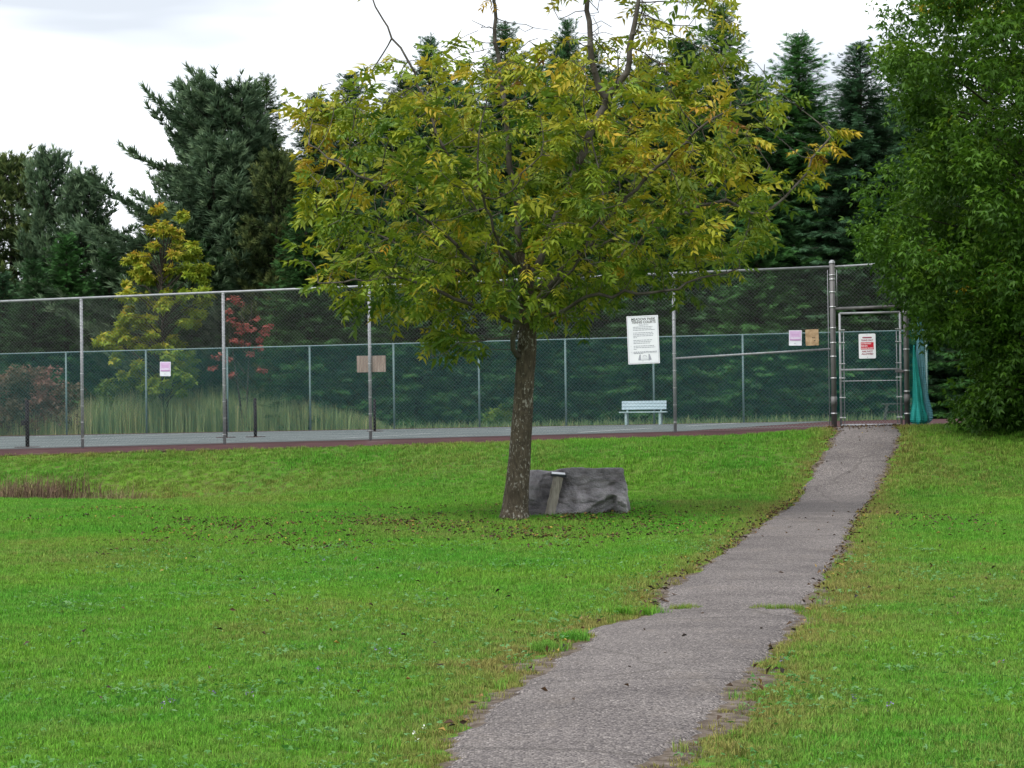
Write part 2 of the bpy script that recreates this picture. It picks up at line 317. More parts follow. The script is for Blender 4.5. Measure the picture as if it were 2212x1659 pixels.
LE = [(880, 1830), (930, 1740), (958, 1659), (978, 1600), (1050, 1540), (1102, 1500), (1150, 1470), (1205, 1425), (1262, 1392), (1272, 1362), (1335, 1346), (1398, 1338), (1418, 1310), (1436, 1278), (1500, 1240), (1560, 1196), (1620, 1155), (1688, 1108), (1735, 1055), (1768, 1005), (1797, 958), (1811, 932)]
RE = [(1200, 1830), (1320, 1740), (1408, 1659), (1455, 1625), (1530, 1580), (1566, 1530), (1582, 1495), (1640, 1440), (1697, 1385), (1728, 1348), (1736, 1310), (1765, 1278), (1800, 1222), (1830, 1170), (1858, 1112), (1888, 1060), (1915, 1010), (1938, 962), (1947, 932)]
def edge(pts):
    p = np.array([spot(*q)[:2] for q in pts]); o = np.argsort(p[:, 1]); return p[o]
EL, ER = edge(LE), edge(RE)
PY0, PY1 = 8.0, 46.2
def fbm(x, f, s):
    return sum(np.sin(x*f*2.17**i+s*1.7**i+i*i)*.55**i for i in range(5))
def pl(y): return np.interp(y, EL[:, 1], EL[:, 0])+.026*fbm(y, 5.1, .3)+.016*fbm(y, 31., 1.3)
def pr(y): return np.interp(y, ER[:, 1], ER[:, 0])+.026*fbm(y, 4.7, 2.1)+.016*fbm(y, 27., .7)
yy = np.arange(PY0, PY1, .035); uu = np.linspace(0, 1, 15)
def strip(la, ra, dz, crown=0.):
    l, r = la(yy), ra(yy); X = l[:, None]+(r-l)[:, None]*uu; Y = np.repeat(yy[:, None], len(uu), 1)
    edgez = np.where((uu == 0) | (uu == 1), -.03, 0)
    V = np.stack([X, Y, H(X, Y)+dz+edgez+crown*(1-(2*uu-1)**2)], -1).reshape(-1, 3); n = len(uu); i = np.arange(len(yy)-1)[:, None]*n+np.arange(n-1)[None]
    return V, np.stack([i, i+1, i+n+1, i+n], -1).reshape(-1, 4)
V, F = strip(pl, pr, .022, .012); tag(link('path', npmesh('path', V, F, smooth=True), M['path']), kind='structure')
wear = lambda y, s: (.10+.09*fbm(y, .9, s)+.05*fbm(y, 3.3, s+1)).clip(.02, .5)*np.interp(y, [10, 24, 34, 46], [1.3, .9, .6, .5])
sl = lambda y: pl(y)-wear(y, .5)-.04; sr = lambda y: pr(y)+wear(y, 2.4)+.04
V, F = strip(sl, sr, .008); tag(link('soil_verge', npmesh('soil_verge', V, F, smooth=True), M['soil']), kind='structure')

def court_pt(k, q): return P6-U*np.asarray(k)[..., None]+NN*np.asarray(q)[..., None]
def court_sheet(name, k0, k1, q0, q1, dz, m, parent=None, nk=12, nq=12):
    K, Q = np.meshgrid(np.linspace(k0, k1, nk), np.linspace(q0, q1, nq)); p = court_pt(K, Q); V = np.stack([p[..., 0], p[..., 1], zc(K, Q)+dz], -1).reshape(-1, 3)
    i = np.arange(nq-1)[:, None]*nk+np.arange(nk-1)[None]
    return link(name, npmesh(name, V, np.stack([i, i+nk, i+nk+1, i+1], -1).reshape(-1, 4)), m, parent)
crt = tag(court_sheet('tennis_court', -1.9, 45, -.4, 37.2, .004, M['maroon']), kind='structure')
K, Q = np.meshgrid(np.linspace(.3, 45, 60), np.array((-.38, -.45, -.62, -.80))); pq = court_pt(K, Q)
V = np.stack([pq[..., 0], pq[..., 1], zc(K, Q)+np.array((.002, -.005, -.045, -.10))[:, None]*np.ones_like(K)], -1).reshape(-1, 3); ii = np.arange(3)[:, None]*60+np.arange(59)[None]
link('court_edge', npmesh('court_edge', V, np.stack([ii, ii+1, ii+61, ii+60], -1).reshape(-1, 4)), M['maroon'], crt)
court_sheet('playing_surface', 3.2, 44, 2.1, 34.6, .009, M['court'], crt)
for q in (4.5, 5.87, 9.98, 14.08, 15.45, 21.1, 22.5, 26.6, 30.7, 32.05):
    mid = q in (9.98, 26.6)
    court_sheet('court_line', 11.6 if mid else 6.1, 24.4 if mid else 29.9, q-.04, q+.04, .014, M['line'], crt, 20, 2)
for q0, q1 in ((4.5, 15.45), (21.1, 32.05)):
    for k in (6.1, 29.9): court_sheet('court_line', k-.05, k+.05, q0+.05, q1-.05, .0175, M['line'], crt, 2, 14)
    for k in (11.6, 24.4): court_sheet('court_line', k-.04, k+.04, q0+1.42, q1-1.42, .0175, M['line'], crt, 2, 14)

# ------------------------------------------------------------------ fences (local frame: x along the fence to the right, y away from the camera)
def wires(x0, x1, z0a, z0b, h, pitch, r, y=0., zb=.03):
    """two layers of diagonal wire between base heights z0a (x0) and z0b (x1)"""
    P = []; W = x1-x0
    for sgn, dy in ((1, .0025), (-1, -.0025)):
        for c in np.arange(-h, W+h, pitch):
            if sgn > 0: a, b = max(0, c), min(W, c+h)
            else: a, b = max(0, c-h), min(W, c)
            if sgn < 0 and c <= 0: continue
            if b-a < .01: continue
            za, zb_ = ((a-c), (b-c)) if sgn > 0 else ((c-a), (c-b))
            P.append(((x0+a, y+dy, za), (x0+b, y+dy, zb_)))
    P = np.array(P); A, B = P[:, 0], P[:, 1]
    for Q in (A, B): Q[:, 2] += zb+z0a+(z0b-z0a)*(Q[:, 0]-x0)/W
    d = nrm(B-A); s1 = np.cross(d, np.array((0, 1., 0))); s2 = np.tile((0, 1., 0), (len(d), 1))
    V = np.stack([E+r*(s1*math.cos(q)+s2*math.sin(q)) for E in (A, B) for q in (0.5, 2.59, 4.69)], 1).reshape(-1, 3)
    f = np.array([(0, 1, 4, 3), (1, 2, 5, 4), (2, 0, 3, 5)]); F = (f[None]+(np.arange(len(A))*6)[:, None, None]).reshape(-1, 4)
    return V, F
FZ = 0.0
fen = empty('chain_link_fence', (*P6, 0), FROT, label='tall galvanised chain link fence along the near side of the tennis court', cat='fence')
base = lambda k: float(zc(k, 0))
KL = 21.6
def post(parent, x, y, z, h, r, m, cap=True, name='post'):
    p = MB().tube([(x, y, z-.12), (x, y, z+h)], r, 12).build(name, m, parent, True)
    if cap: MB().dome((x, y, z+h-.005), r*1.18, 12, 4, .9).build('post_cap', m, p, True)
    return p
ks_near = [15.21*i/5 for i in range(1, 8)]
for k in ks_near:
    p = post(fen, -k, .04, base(k), 3.02, .031, M['steel'], True)
    for j in range(9):
        zz = base(k)+.2+j*.33; MB().tube([(-k, .04, zz-.006), (-k, .04, zz+.006)], .036, 10).build('wire_tie', M['band'], p)
MB().tube([(-KL, .04, base(KL)+3.05), (0, .04, base(0)+3.06)], .024, 10).build('top_rail', M['steel'], fen, True)
MB().tube([(-3.042, .035, base(3.04)+1.42), (-.05, .035, base(0)+1.50)], .021, 10).build('brace_rail', M['steel'], fen, True)
MB().tube([(-KL, .0, base(KL)+.05), (0, .0, base(0)+.05)], .004, 6).build('tension_wire', M['wire'], fen)
V, F = wires(-KL, -.06, base(KL), base(.06), 3.0, .0714, .0019); tag(link('chain_link', npmesh('chain_link', V, F), M['wire'], fen), kind='stuff')
# gate posts with bands
GX = 1.37
for x, zs in ((0, (.28, .55, .95, 1.36, 1.62, 1.9, 2.3, 2.58, 2.82, 2.9)), (GX, (.24, .66, 1.05, 1.45, 2.15, 2.3, 2.6, 2.85))):
    p = post(fen, x, .04, base(-x), 3.13, .052, M['darksteel'], False, 'gate_post'); MB().dome((x, .04, base(-x)+3.125), .06, 12, 5, 1.1).build('post_cap', M['steel'], p, True)
    for z in zs: MB().tube([(x-.0, .04, base(-x)+z-.011), (x, .04, base(-x)+z+.011)], .059, 12).build('tension_band', M['band'], p, True)
    MB().tube([(x, .04, base(-x)+.42), (x, .04, base(-x)+.60)], .061, 12).build('hinge_sleeve', M['darksteel'], p, True)
MB().tube([(-.085, .03, base(0)+.05), (-.085, .03, base(0)+3.0)], .008, 6).build('tension_bar', M['steel'], fen, True)
MB().tube([(.085, .03, base(0)+2.3), (.085, .03, base(0)+3.0)], .008, 6).build('tension_bar', M['steel'], fen, True)
MB().tube([(.05, .04, base(0)+3.06), (GX, .04, base(-GX)+3.08)], .02, 10).build('header_rail', M['steel'], fen, True)
MB().tube([(.05, .04, base(0)+2.26), (GX-.05, .04, base(-GX)+2.26)], .03, 10).build('header_rail', M['darksteel'], fen, True)
V, F = wires(.06, GX-.05, base(0)+2.26, base(-GX)+2.26, .78, .0714, .0019); tag(link('chain_link', npmesh('transom_link', V, F), M['wire'], fen), kind='stuff')

gt = empty('gate', (*(P6+U*.1), base(0)), FROT, label='narrow closed chain link gate at the top of the asphalt path', cat='gate')
gw, gh = 1.16, 2.17
for x in (.03, gw): MB().tube([(x, .04, .04), (x, .04, gh)], .022, 10).build('gate_upright', M['steel'], gt, True)
for z, r in ((.05, .026), (1.10, .020), (gh, .022)): MB().tube([(.03, .04, z), (gw, .04, z)], r, 10).build('gate_rail', M['steel'], gt, True)
MB().tube([(.03, .03, .89), (gw, .03, .89)], .006, 6).build('tension_wire', M['band'], gt)
for x in (.10, gw-.07):
    MB().tube([(x, .03, .08), (x, .03, 1.86)], .009, 6).build('tension_bar', M['steel'], gt, True)
    for z in (.2, .58, .95, 1.22, 1.62, 1.86): MB().box((x-(.035 if x < .5 else -.035), .03, z), (.11, .05, .018)).build('tension_band', M['band'], gt)
V, F = wires(.05, gw-.02, 0, 0, 2.08, .0714, .0019); tag(link('chain_link', npmesh('gate_link', V, F), M['wire'], gt), kind='stuff')
MB().box((gw-.02, -.01, 1.06), (.16, .03, .05)).build('latch', M['darksteel'], gt, bevel=.004)

# far fence
far = empty('chain_link_fence', (*(P6+NN*36.6), 0), FROT, label='green coated chain link fence along the far side of the court', cat='fence')
fb = lambda k: float(zc(k, 36.6))
K0, K1 = .3, 38
for k in np.arange(6.55-3.09*2, K1+.1, 3.09):
    p = post(far, -k, .04, fb(k), 2.97, .036, M['far_post'], True)
MB().tube([(-K1, .04, fb(K1)+3.0), (-K0, .04, fb(K0)+3.0)], .022, 8).build('top_rail', M['far_post'], far, True)
V, F = wires(-K1, -K0, fb(K1), fb(K0), 2.98, .0714, .0023); tag(link('chain_link', npmesh('far_link', V, F), M['green_wire'], far), kind='stuff')

# ------------------------------------------------------------------ signs
def text_mesh(body, wdt, hgt, bold=0., x=0, z=0, y=0, m=None, parent=None, name='lettering'):
    cu = bpy.data.curves.new('t', 'FONT'); cu.body = body; cu.size = 1; cu.offset = bold; cu.extrude = .02; cu.resolution_u = 3
    ob = bpy.data.objects.new('t', cu); COL.objects.link(ob); dg = bpy.context.evaluated_depsgraph_get(); dg.update()
    me = bpy.data.meshes.new_from_object(ob.evaluated_get(dg)); bpy.data.objects.remove(ob); bpy.data.curves.remove(cu)
    n = len(me.vertices); a = np.empty(n*3, np.float32); me.vertices.foreach_get('co', a); a = a.reshape(-1, 3)
    lo, hi = a.min(0), a.max(0); s = (a-lo)/np.maximum(hi-lo, 1e-6)
    v = np.stack([x+(s[:, 0]-.5)*wdt, y-s[:, 2]*.0015, z+(s[:, 1]-.5)*hgt], -1)
    me.vertices.foreach_set('co', v.astype(np.float32).ravel()); me.update(); me.name = name; me.materials.clear()
    return link(name, me, m, parent)
def bars(rows, x, z, h, gap, y, m, parent, name='printed_lines', seed=3):
    """word-sized dashes for print too small to read in the photograph"""
    r = random.Random(seed); b = MB()
    for i, wd in enumerate(rows):
        c = x
        while c < x+wd-.01:
            l = min(r.uniform(.022, .06), x+wd-c); b.box((c+l/2, y, z-i*gap), (l, .001, h)); c += l+.008
    return b.build(name, m, parent)
def rbox(w_, h_, t_, rad, n=5):
    P = []
    for cx, cz, a0 in ((w_/2-rad, h_/2-rad, 0), (-w_/2+rad, h_/2-rad, 90), (-w_/2+rad, -h_/2+rad, 180), (w_/2-rad, -h_/2+rad, 270)):
        for i in range(n+1): a = R(a0+90*i/n); P.append((cx+rad*math.cos(a), cz+rad*math.sin(a)))
    k = len(P); V = [(x, -t_/2, z) for x, z in P]+[(x, t_/2, z) for x, z in P]
    F = [tuple(range(k))[::-1], tuple(range(k, 2*k))]+[(i, (i+1) % k, k+(i+1) % k, k+i) for i in range(k)]
    return MB().add(V, [f if i < 2 else f[::-1] for i, f in enumerate(F)])
def on_fence(name, px0, px1, py0, py1, off, tilt, **kw):
    k, p = fence_at((px0+px1)/2); d = p[1]; c = at((px0+px1)/2, (py0+py1)/2, d)
    e = empty(name, (*(p-NN*off), c[2]), FROT, **kw); e.rotation_euler = (0, R(tilt), FROT)
    return e, (px1-px0)*d/FPX/.995, (py1-py0)*d/FPX
sg, sw, sh = on_fence('rules_sign', 1357, 1425.5, 682, 786, .03, -1.6, label='large white rules board headed MEADOW PARK TENNIS COURTS on the fence', cat='sign')
rbox(sw, sh, .012, .008).build('panel', M['white'], sg)
bd = MB()
for c, d in (((0, -.0075, sh/2-.018), (sw-.03, .002, .005)), ((0, -.0075, -sh/2+.018), (sw-.03, .002, .005)), ((-sw/2+.018, -.0085, 0), (.005, .002, sh-.03)), ((sw/2-.018, -.0085, 0), (.005, .002, sh-.03))): bd.box(c, d)
bd.build('border', M['greyink'], sg)
text_mesh('MEADOW PARK', .47, .050, .012, .02, sh/2-.066, -.0075, M['ink'], sg)
text_mesh('TENNIS COURTS', .47, .050, .012, .02, sh/2-.124, -.0075, M['ink'], sg)
text_mesh('Rules of Use', .18, .026, .01, .02, sh/2-.176, -.0075, M['greyink'], sg)
zz = sh/2-.215
for i, rows in enumerate(([.38, .36, .42], [.38, .40, .40, .08], [.38, .34, .32], [.40, .42, .06], [.46, .18])):
    bars(rows, -.19, zz, .013, .030, -.0075, M['greyink'], sg, seed=i)
    if i > 2: text_mesh(f'{i+1}.', .014, .016, .01, -.24, zz, -.0075, M['greyink'], sg)
    zz -= .030*len(rows)+.022
text_mesh('Thank you for your co-operation', .47, .024, .008, .02, -sh/2+.215, -.0075, M['greyink'], sg)
lg = MB()
lg.box((.02, -.0075, -sh/2+.075), (.25, .0012, .010)); lg.add([(-.11, -.0078, -sh/2+.08), (-.055, -.0078, -sh/2+.08), (-.06, -.0078, -sh/2+.185), (-.085, -.0078, -sh/2+.175)], [(0, 1, 2, 3)])
lg.add([(.09, -.0078, -sh/2+.08), (.15, -.0078, -sh/2+.08), (.115, -.0078, -sh/2+.185), (.092, -.0078, -sh/2+.185)], [(0, 1, 2, 3)])
lg.box((.02, -.0078, -sh/2+.13), (.10, .0012, .004)); lg.box((.02, -.0078, -sh/2+.10), (.12, .0012, .004)); lg.tube([(.02+.035*math.cos(a), -.0078, -sh/2+.135+.03*math.sin(a)) for a in np.linspace(0, math.pi, 9)], .003, 5)
lg.box((-.02, -.0078, -sh/2+.055), (.012, .0012, .012)); lg.box((.1, -.0078, -sh/2+.06), (.012, .0012, .012))
lg.build('court_drawing', M['greyink'], sg)

ws, sw, sh = on_fence('gate_sign', 1857, 1893, 721, 774.5, .05, -.4, label='small white and red TENNIS ONLY sign hung on the gate', cat='sign')
rbox(sw, sh, .008, .02).build('panel', M['white'], ws)
rbox(sw*.56, sh*.055, .002, sh*.027).build('lozenge', M['darkred'], ws).location = (0, -.0055, sh*.345)
text_mesh('TENNIS ONLY', sw*.72, sh*.075, .03, .0, sh*.235, -.0045, M['darkred'], ws)
rbox(sw*.76, sh*.29, .002, .002).build('red_panel', M['red'], ws).location = (0, -.0055, sh*.01)
text_mesh('SKATEBOARDS', sw*.60, sh*.055, .03, -sw*.06, sh*.10, -.0072, M['pinkwhite'], ws)
text_mesh('BIKES', sw*.38, sh*.055, .03, -sw*.17, sh*.01, -.0072, M['pinkwhite'], ws)
text_mesh('ROLLER BLADES', sw*.70, sh*.055, .03, 0, -sh*.085, -.0072, M['pinkwhite'], ws)
text_mesh('ARE NOT', sw*.66, sh*.07, .04, .0, -sh*.215, -.0045, M['darkred'], ws)
text_mesh('ALLOWED', sw*.70, sh*.07, .04, .0, -sh*.315, -.0045, M['darkred'], ws)
for z in (.45, -.45): MB().tube([(0, -.004, sh*z), (0, -.009, sh*z)], .006, 8).build('bolt', M['darksteel'], ws)

def crinkle(w_, h_, amp, sd, t_=.002):
    n = 9; r = np.random.default_rng(sd); X, Z = np.meshgrid(np.linspace(-w_/2, w_/2, n), np.linspace(-h_/2, h_/2, n)); Y = -amp*np.abs(np.sin(X*23+sd)*np.cos(Z*17+sd*2))-amp*.5*r.random(X.shape)
    X = X+amp*.3*(r.random(X.shape)-.5)*2
    f = np.stack([X, Y, Z], -1).reshape(-1, 3); b = f+np.array((0, t_, 0)); i = np.arange(n-1)[:, None]*n+np.arange(n-1)[None]
    q = np.stack([i, i+1, i+n+1, i+n], -1).reshape(-1, 4); return np.concatenate([f, b]), np.concatenate([q, q[:, ::-1]+n*n])
def notice(px0, px1, py0, py1, label):
    e, a, b = on_fence('paper_notice', px0, px1, py0, py1, .02, 1.0, label=label, cat='notice', group='pink and white paper notices on the fence')
    link('sheet', npmesh('sheet', *crinkle(a, b, .003, px0)), M['paper'], e)
    rbox(a*.88, b*.62, .001, .003).build('pink_print', M['pink'], e).location = (0, -.0065, b*.145)
    rbox(a*.86, b*.07, .001, .002).build('pink_band', M['pinkd'], e).location = (0, -.0078, -b*.135)
    text_mesh('CLOSED', a*.72, b*.13, .02, 0, -b*.005, -.0075, M['paper'], e)
    bars([a*.6, a*.6], -a*.3, b*.22, b*.022, b*.09, -.0078, M['pinkd'], e); bars([a*.2], -a*.1, -b*.35, b*.03, .02, -.0065, M['greyink'], e)
notice(346, 370.5, 781.5, 812.5, 'pale pink and white paper notice alone on the fence at left')
notice(1706, 1733.5, 713.5, 746.5, 'brighter pink and white paper notice beside the brown stained sheet')
cd, a, b = on_fence('stained_notice', 1742, 1770, 711.5, 746.5, .02, -1.5, label='brown water stained sheet on the fence beside the gate post', cat='notice')
link('sheet', npmesh('sheet', *crinkle(a, b, .012, 7, .004)), M['card'], cd)
bars([.06], .0, .0, .012, .02, -.017, M['soil'], cd, 'stain'); bars([.035], .03, -.06, .012, .02, -.017, M['soil'], cd, 'stain')
wb, a, b = on_fence('wooden_board', 767, 832, 768, 804, -.10, 0, label='weathered plain wooden board fixed behind a fence post', cat='board')
for i in range(2): MB().box((-a/4+i*a/2, 0, 0), (a/2-.003, .018, b-.006*i)).build('plank', M['board'], wb, bevel=.003)

# ------------------------------------------------------------------ things on the court
def court_spot(px, py, d): x = (px-1106)/FPX*d; k, q = kq(x, d); return np.array((x, d, float(zc(k, q))+.014))
for px, d, h, lab in ((58, 53.8, 1.02, 'black steel net post nearest the left edge, with a crank on its side'), (487, 66.5, 1.02, 'black net post half hidden right behind the second fence post'),
                      (550.5, 65.5, 1.02, 'slim black net post standing clear between two fence posts'), (808.5, 76, .98, 'black net post behind the fence post with the wooden board')):
    e = empty('net_post', court_spot(px, 0, d), FROT, label=lab, cat='net post', group='black tennis net posts')
    MB().tube([(0, 0, -.02), (0, 0, h)], .044, 12).build('post', M['black'], e, True); MB().dome((0, 0, h-.003), .05, 12, 4, .6).build('cap', M['black'], e, True)
    MB().box((0, 0, .01), (.42, .42, .016)).build('base_patch', M['maroon'], e)
    if px == 58:
        MB().box((-.05, -.05, .54), (.12, .09, .11)).build('crank_box', M['black'], e, bevel=.01); MB().tube([(-.11, -.05, .54), (-.13, -.05, .46)], .012, 6).build('crank_handle', M['black'], e)
def slat(parent, c, d, m, name='slat', rot=None): return MB().box(c, d, rot).build(name, m, parent, bevel=.005)
p = court_spot(1389, 0, 80.5)
be = empty('park_bench', p, FROT+.05, label='pale slatted bench standing on the far side of the court', cat='bench')
bw = 1.50
rot = Matrix.Rotation(R(-8), 3, 'X')
for i in range(3): slat(be, (0, .21+.015*i, .545+.098*i), (bw-.02, .035, .090), M['bench'], 'back_slat', rot)
for i in range(3): slat(be, (0, -.17+.14*i, .415), (bw+.06, .125, .04), M['bench_d'], 'seat_slat')
for x in (-.56, .56):
    slat(be, (x, -.15, .2), (.075, .09, .40), M['bench_d'], 'leg'); slat(be, (x, .19, .2), (.075, .09, .40), M['bench_d'], 'leg')
    slat(be, (x, .02, .372), (.06, .42, .045), M['bench_d'], 'seat_bearer'); slat(be, (x, .245, .55), (.06, .04, .40), M['bench_d'], 'back_support', rot)
p = court_spot(1936, 0, 80.0)
pb = empty('garden_bench', p, FROT+.1, label='dark green wooden bench beyond the gate, low behind its right half', cat='bench')
for i in range(3): slat(pb, (0, -.16+.16*i, .52), (.98, .145, .045), M['darkwood'], 'seat_slat')
for x in (-.3, .3):
    for y in (-.16, .16): slat(pb, (x+(.05 if x > 0 else -.05), y, .245), (.09, .07, .50), M['darkwood'], 'leg', Matrix.Rotation(R(-9 if x > 0 else 9), 3, 'Y'))
    slat(pb, (x, 0, .47), (.07, .46, .05), M['darkwood'], 'seat_bearer')
slat(pb, (0, 0, .26), (.74, .05, .07), M['darkwood'], 'stretcher')

# bundled teal net hanging beside the right gate post
e0 = P6+U*(GX+.07); nb = empty('net_bundle', (*e0, base(-GX)), FROT, label='bunched teal and blue netting hanging beside the right gate post', cat='netting')
def drape(name, x0, w0, h, m, sd, y0=.1, bulge=.10, top=.25):
    nz_, nu = 46, 40; V = []; r = random.Random(sd)
    for i in range(nz_):
        t = i/(nz_-1); z = .02+h*t; wd = w0*(1-(1-top)*t**1.4)+bulge*math.exp(-((t-.09)/.13)**2)
        for j in range(nu):
            a = 2*math.pi*j/nu; rr = 1+.26*math.sin(5*a+sd+3.2*t)*(1-.3*t)+.16*math.sin(9*a+5*t+sd)+.10*math.sin(14*a-6*t)+.02*math.sin(j*7+i*3)
            sq = min(1, (t/.05)**.5) if t < .05 else 1
            V.append((x0+.5*w0+.03*math.sin(3*t+sd)+.5*wd*sq*rr*math.cos(a), y0+.32*wd*sq*rr*math.sin(a), z))
    F = [(i*nu+j, i*nu+(j+1) % nu, (i+1)*nu+(j+1) % nu, (i+1)*nu+j) for i in range(nz_-1) for j in range(nu)]
    F += [tuple(range(nu))[::-1], tuple(range((nz_-1)*nu, nz_*nu))]
    o = MB().add(V, F).build(name, m, nb, True)
    b = MB()
    for i in range(1, nz_-1):
        pts = [Vector(V[i*nu+j])+Vector((0, -.003, 0)) for j in range(nu//2, nu+1) if j < nu]
        b.tube(pts, .0055, 4, False)
    tag(b.build('netting_cords', m, o), kind='stuff')
drape('teal_fold', .0, .18, 1.50, M['net'], 1.0, .10, .10, .12); drape('blue_fold', .13, .17, 2.05, M['netblue'], 2.7, .20, .10, .55)

# ------------------------------------------------------------------ boulder and plaque post
TB = spot(1110, 1124)                                         # foot of the ash tree
bp = spot(1248, 1112); bo = empty('boulder', bp, 0, label='big dark grey flat topped boulder on the grass right of the tree trunk', cat='boulder')
import bmesh
bm = bmesh.new(); bmesh.ops.create_icosphere(bm, subdivisions=6, radius=1)
hw = 107*bp[1]/FPX; hh = 97*bp[1]/FPX
planes = [((0, .02, 1), .50*hh*1.02), ((0, 0, -1), .60*hh), ((.03, -1, .16), .34), ((0, 1, .1), .42), ((1, -.12, .04), hw*.98), ((.80, -.75, .16), hw*.90), ((-1, .1, .06), hw*1.12), ((-.74, -.66, .12), hw*.985),
          ((.28, -.76, -.62), .475), ((.86, .05, .48), hw*.985), ((-.2, -.72, .66), .455), ((-.8, 0, .6), hw*1.02)]
pn = [(Vector(a).normalized(), b) for a, b in planes]
for v in bm.verts:
    d = v.co.normalized(); d = Vector((d.x*1.9, d.y, d.z*.9)).normalized(); rr = min(b/d.dot(a) for a, b in pn if d.dot(a) > .02)
    p = d*rr; q = Vector((p.x*1.0, p.y, p.z*2.2))
    g = noise.fractal(q*2.0, 1, 2.2, 5)*.028+noise.ridged_multi_fractal(q*1.3+Vector((3, 1, 7)), 1, 2, 4, 1, 2)*.014+noise.fractal(p*11, 1, 2, 3)*.006
    x1, z1 = p.x/hw, (p.z+hh*.49)/hh; fr = float(sm(.05, -.12, 0) if False else (1 if p.y < -.05 else 0))
    zl = .10+.36*float(sm(.0, .75, x1))+.05*noise.noise(Vector((x1*5, 2, 0)))
    cut = .17*float(sm(0, .07, zl-z1))*float(sm(-.05, .1, x1))*(1-float(sm(.70, .76, x1)))
    rec = .085*float(sm(-.72, -.68, x1))*(1-float(sm(-.42, -.15, x1)))*float(sm(.28, .45, z1))*(1-float(sm(.85, .95, z1)))
    nick = .07*math.exp(-((x1-.68)/.06)**2-((z1-.66)/.05)**2)
    lay = .024*noise.noise(Vector((x1*1.5, 0, z1*9+1.5*noise.noise(Vector((x1*2, 0, z1))))))
    vd, vp = noise.voronoi(Vector((p.x*3.2, p.y*3, p.z*6.5+.8*p.x))); g += .009*(noise.cell(vp[0]*7.7)-.5)*2*.8-.007*max(0, 1-(vd[1]-vd[0])*9)
    v.co = p+d*(g*1.25)+Vector((0, fr*(cut+rec+nick+lay), hh*.49))
for f in bm.faces: f.smooth = True
me = bpy.data.meshes.new('rock'); bm.to_mesh(me); bm.free(); link('rock', me, M['rock'], bo)

pf = spot(1186, 1117); pt = at(1207, 1027, pf[1]+.05)
pp = empty('plaque_post', pf, 0, label='leaning grey wooden post topped by a small white plaque, before the boulder', cat='post')
ax = Vector(pt-pf); zr = ax.to_track_quat('Z', 'Y').to_matrix()
b = MB(); ll = ax.length
V = []
for i in range(12):
    t = i/11
    for sx, sy in ((-1, -1), (1, -1), (1, 1), (-1, 1)):
        g = 1+.05*math.sin(i*2.1+sx*3+sy); V.append(zr @ Vector((sx*.075*g, sy*.05*g, -.08+(ll+.06)*t)))
b.add(V, [(i*4+j, i*4+(j+1) % 4, i*4+4+(j+1) % 4, i*4+4+j) for i in range(11) for j in range(4)]+[(3, 2, 1, 0), (44, 45, 46, 47)])
b.build('wood_post', M['greywood'], pp, bevel=.008)
rt = Matrix.Rotation(R(9), 3, 'X') @ Matrix.Rotation(R(5), 3, 'Y')
MB().box(ax+Vector((-.005, -.01, .012)), (.225, .16, .03), rt).build('plaque_base', M['ink'], pp, bevel=.004)
MB().box(ax+Vector((-.005, -.018, .031)), (.19, .13, .008), rt).build('plaque', M['white'], pp, bevel=.002)

# ------------------------------------------------------------------ leaf templates
def leaflet(x, y, ang, l, wd, z=0., fold=.25):
    c, s = math.cos(ang), math.sin(ang); P = [(0, 0, 0), (l*.42, wd/2, fold*wd), (l, 0, -.12*l), (l*.42, -wd/2, fold*wd)]
    return [(x+a*c-b_*s, y+a*s+b_*c, z+h) for a, b_, h in P], [(0, 1, 2), (0, 2, 3)]
def template(items):
    V = []; F = []
    for v, f in items: n = len(V); V += v; F += [tuple(i+n for i in q) for q in f]
    return np.array(V, float), np.array(F, int)
def compound(n, curl, sd):
    r = random.Random(sd); it = [([(0, .008, 0), (0, -.008, 0), (.8, 0, -curl*.64)], [(0, 1, 2)])]
    for i in range(n):
        x = .3+.5*i/max(n-1, 1)
        for s in (-1, 1): it.append(leaflet(x, 0, s*R(r.uniform(45, 68)), r.uniform(.34, .46), r.uniform(.15, .20), -curl*x*x-.02))
    it.append(leaflet(.78, 0, R(r.uniform(-8, 8)), .46, .17, -curl*.6))
    V, F = template(it); V[:, 2] -= .6*np.abs(V[:, 1]); return V, F
ASHT = [compound(3, c, i) for i, c in enumerate((.25, .5, .35, .7, .15))]
BOXT = [compound(2, c, i+9) for i, c in enumerate((.3, .5, .6))]
SPR = template([([(0, .03, 0), (0, -.03, 0), (.55, -.05, -.05), (1, 0, -.14), (.55, .05, -.05)], [(0, 1, 2), (0, 2, 4), (4, 2, 3)])]+
               [([(x, -.01, -.1*x*x), (x+.10, s*.01, -.1*x*x), (x+.40*(1.15-x), s*.46*(1.2-x), -.06-.16*x)], [(0, 1, 2) if s > 0 else (1, 0, 2)]) for x in (.08, .24, .40, .56, .72) for s in (-1, 1)])
def star(n, sd, spread=.9):
    r = random.Random(sd); it = []
    for i in range(n):
        a = 2*math.pi*i/n+r.uniform(-.3, .3); e = r.uniform(.25, spread); d = Vector((math.cos(e), math.sin(e)*math.cos(a), math.sin(e)*math.sin(a))); l = r.uniform(.7, 1.05)
        sd_ = d.cross(Vector((r.random(), r.random(), r.random()))).normalized()*.085
        it.append(([tuple(sd_), tuple(-sd_), tuple(d*l)], [(0, 1, 2)]))
    return template(it)
STAR = star(9, 4); LEAF1 = template([leaflet(0, 0, 0, 1, .72, 0, .18)])
LEAF3 = template([leaflet(0, 0, a, l, .5, 0, .2) for a, l in ((0, 1), (R(62), .8), (R(-62), .8))])
UPV = np.array((0, 0, 1.))
def rdir(n, zs=1.):
    v = rng.normal(size=(n, 3)); v[:, 2] *= zs; return nrm(v)

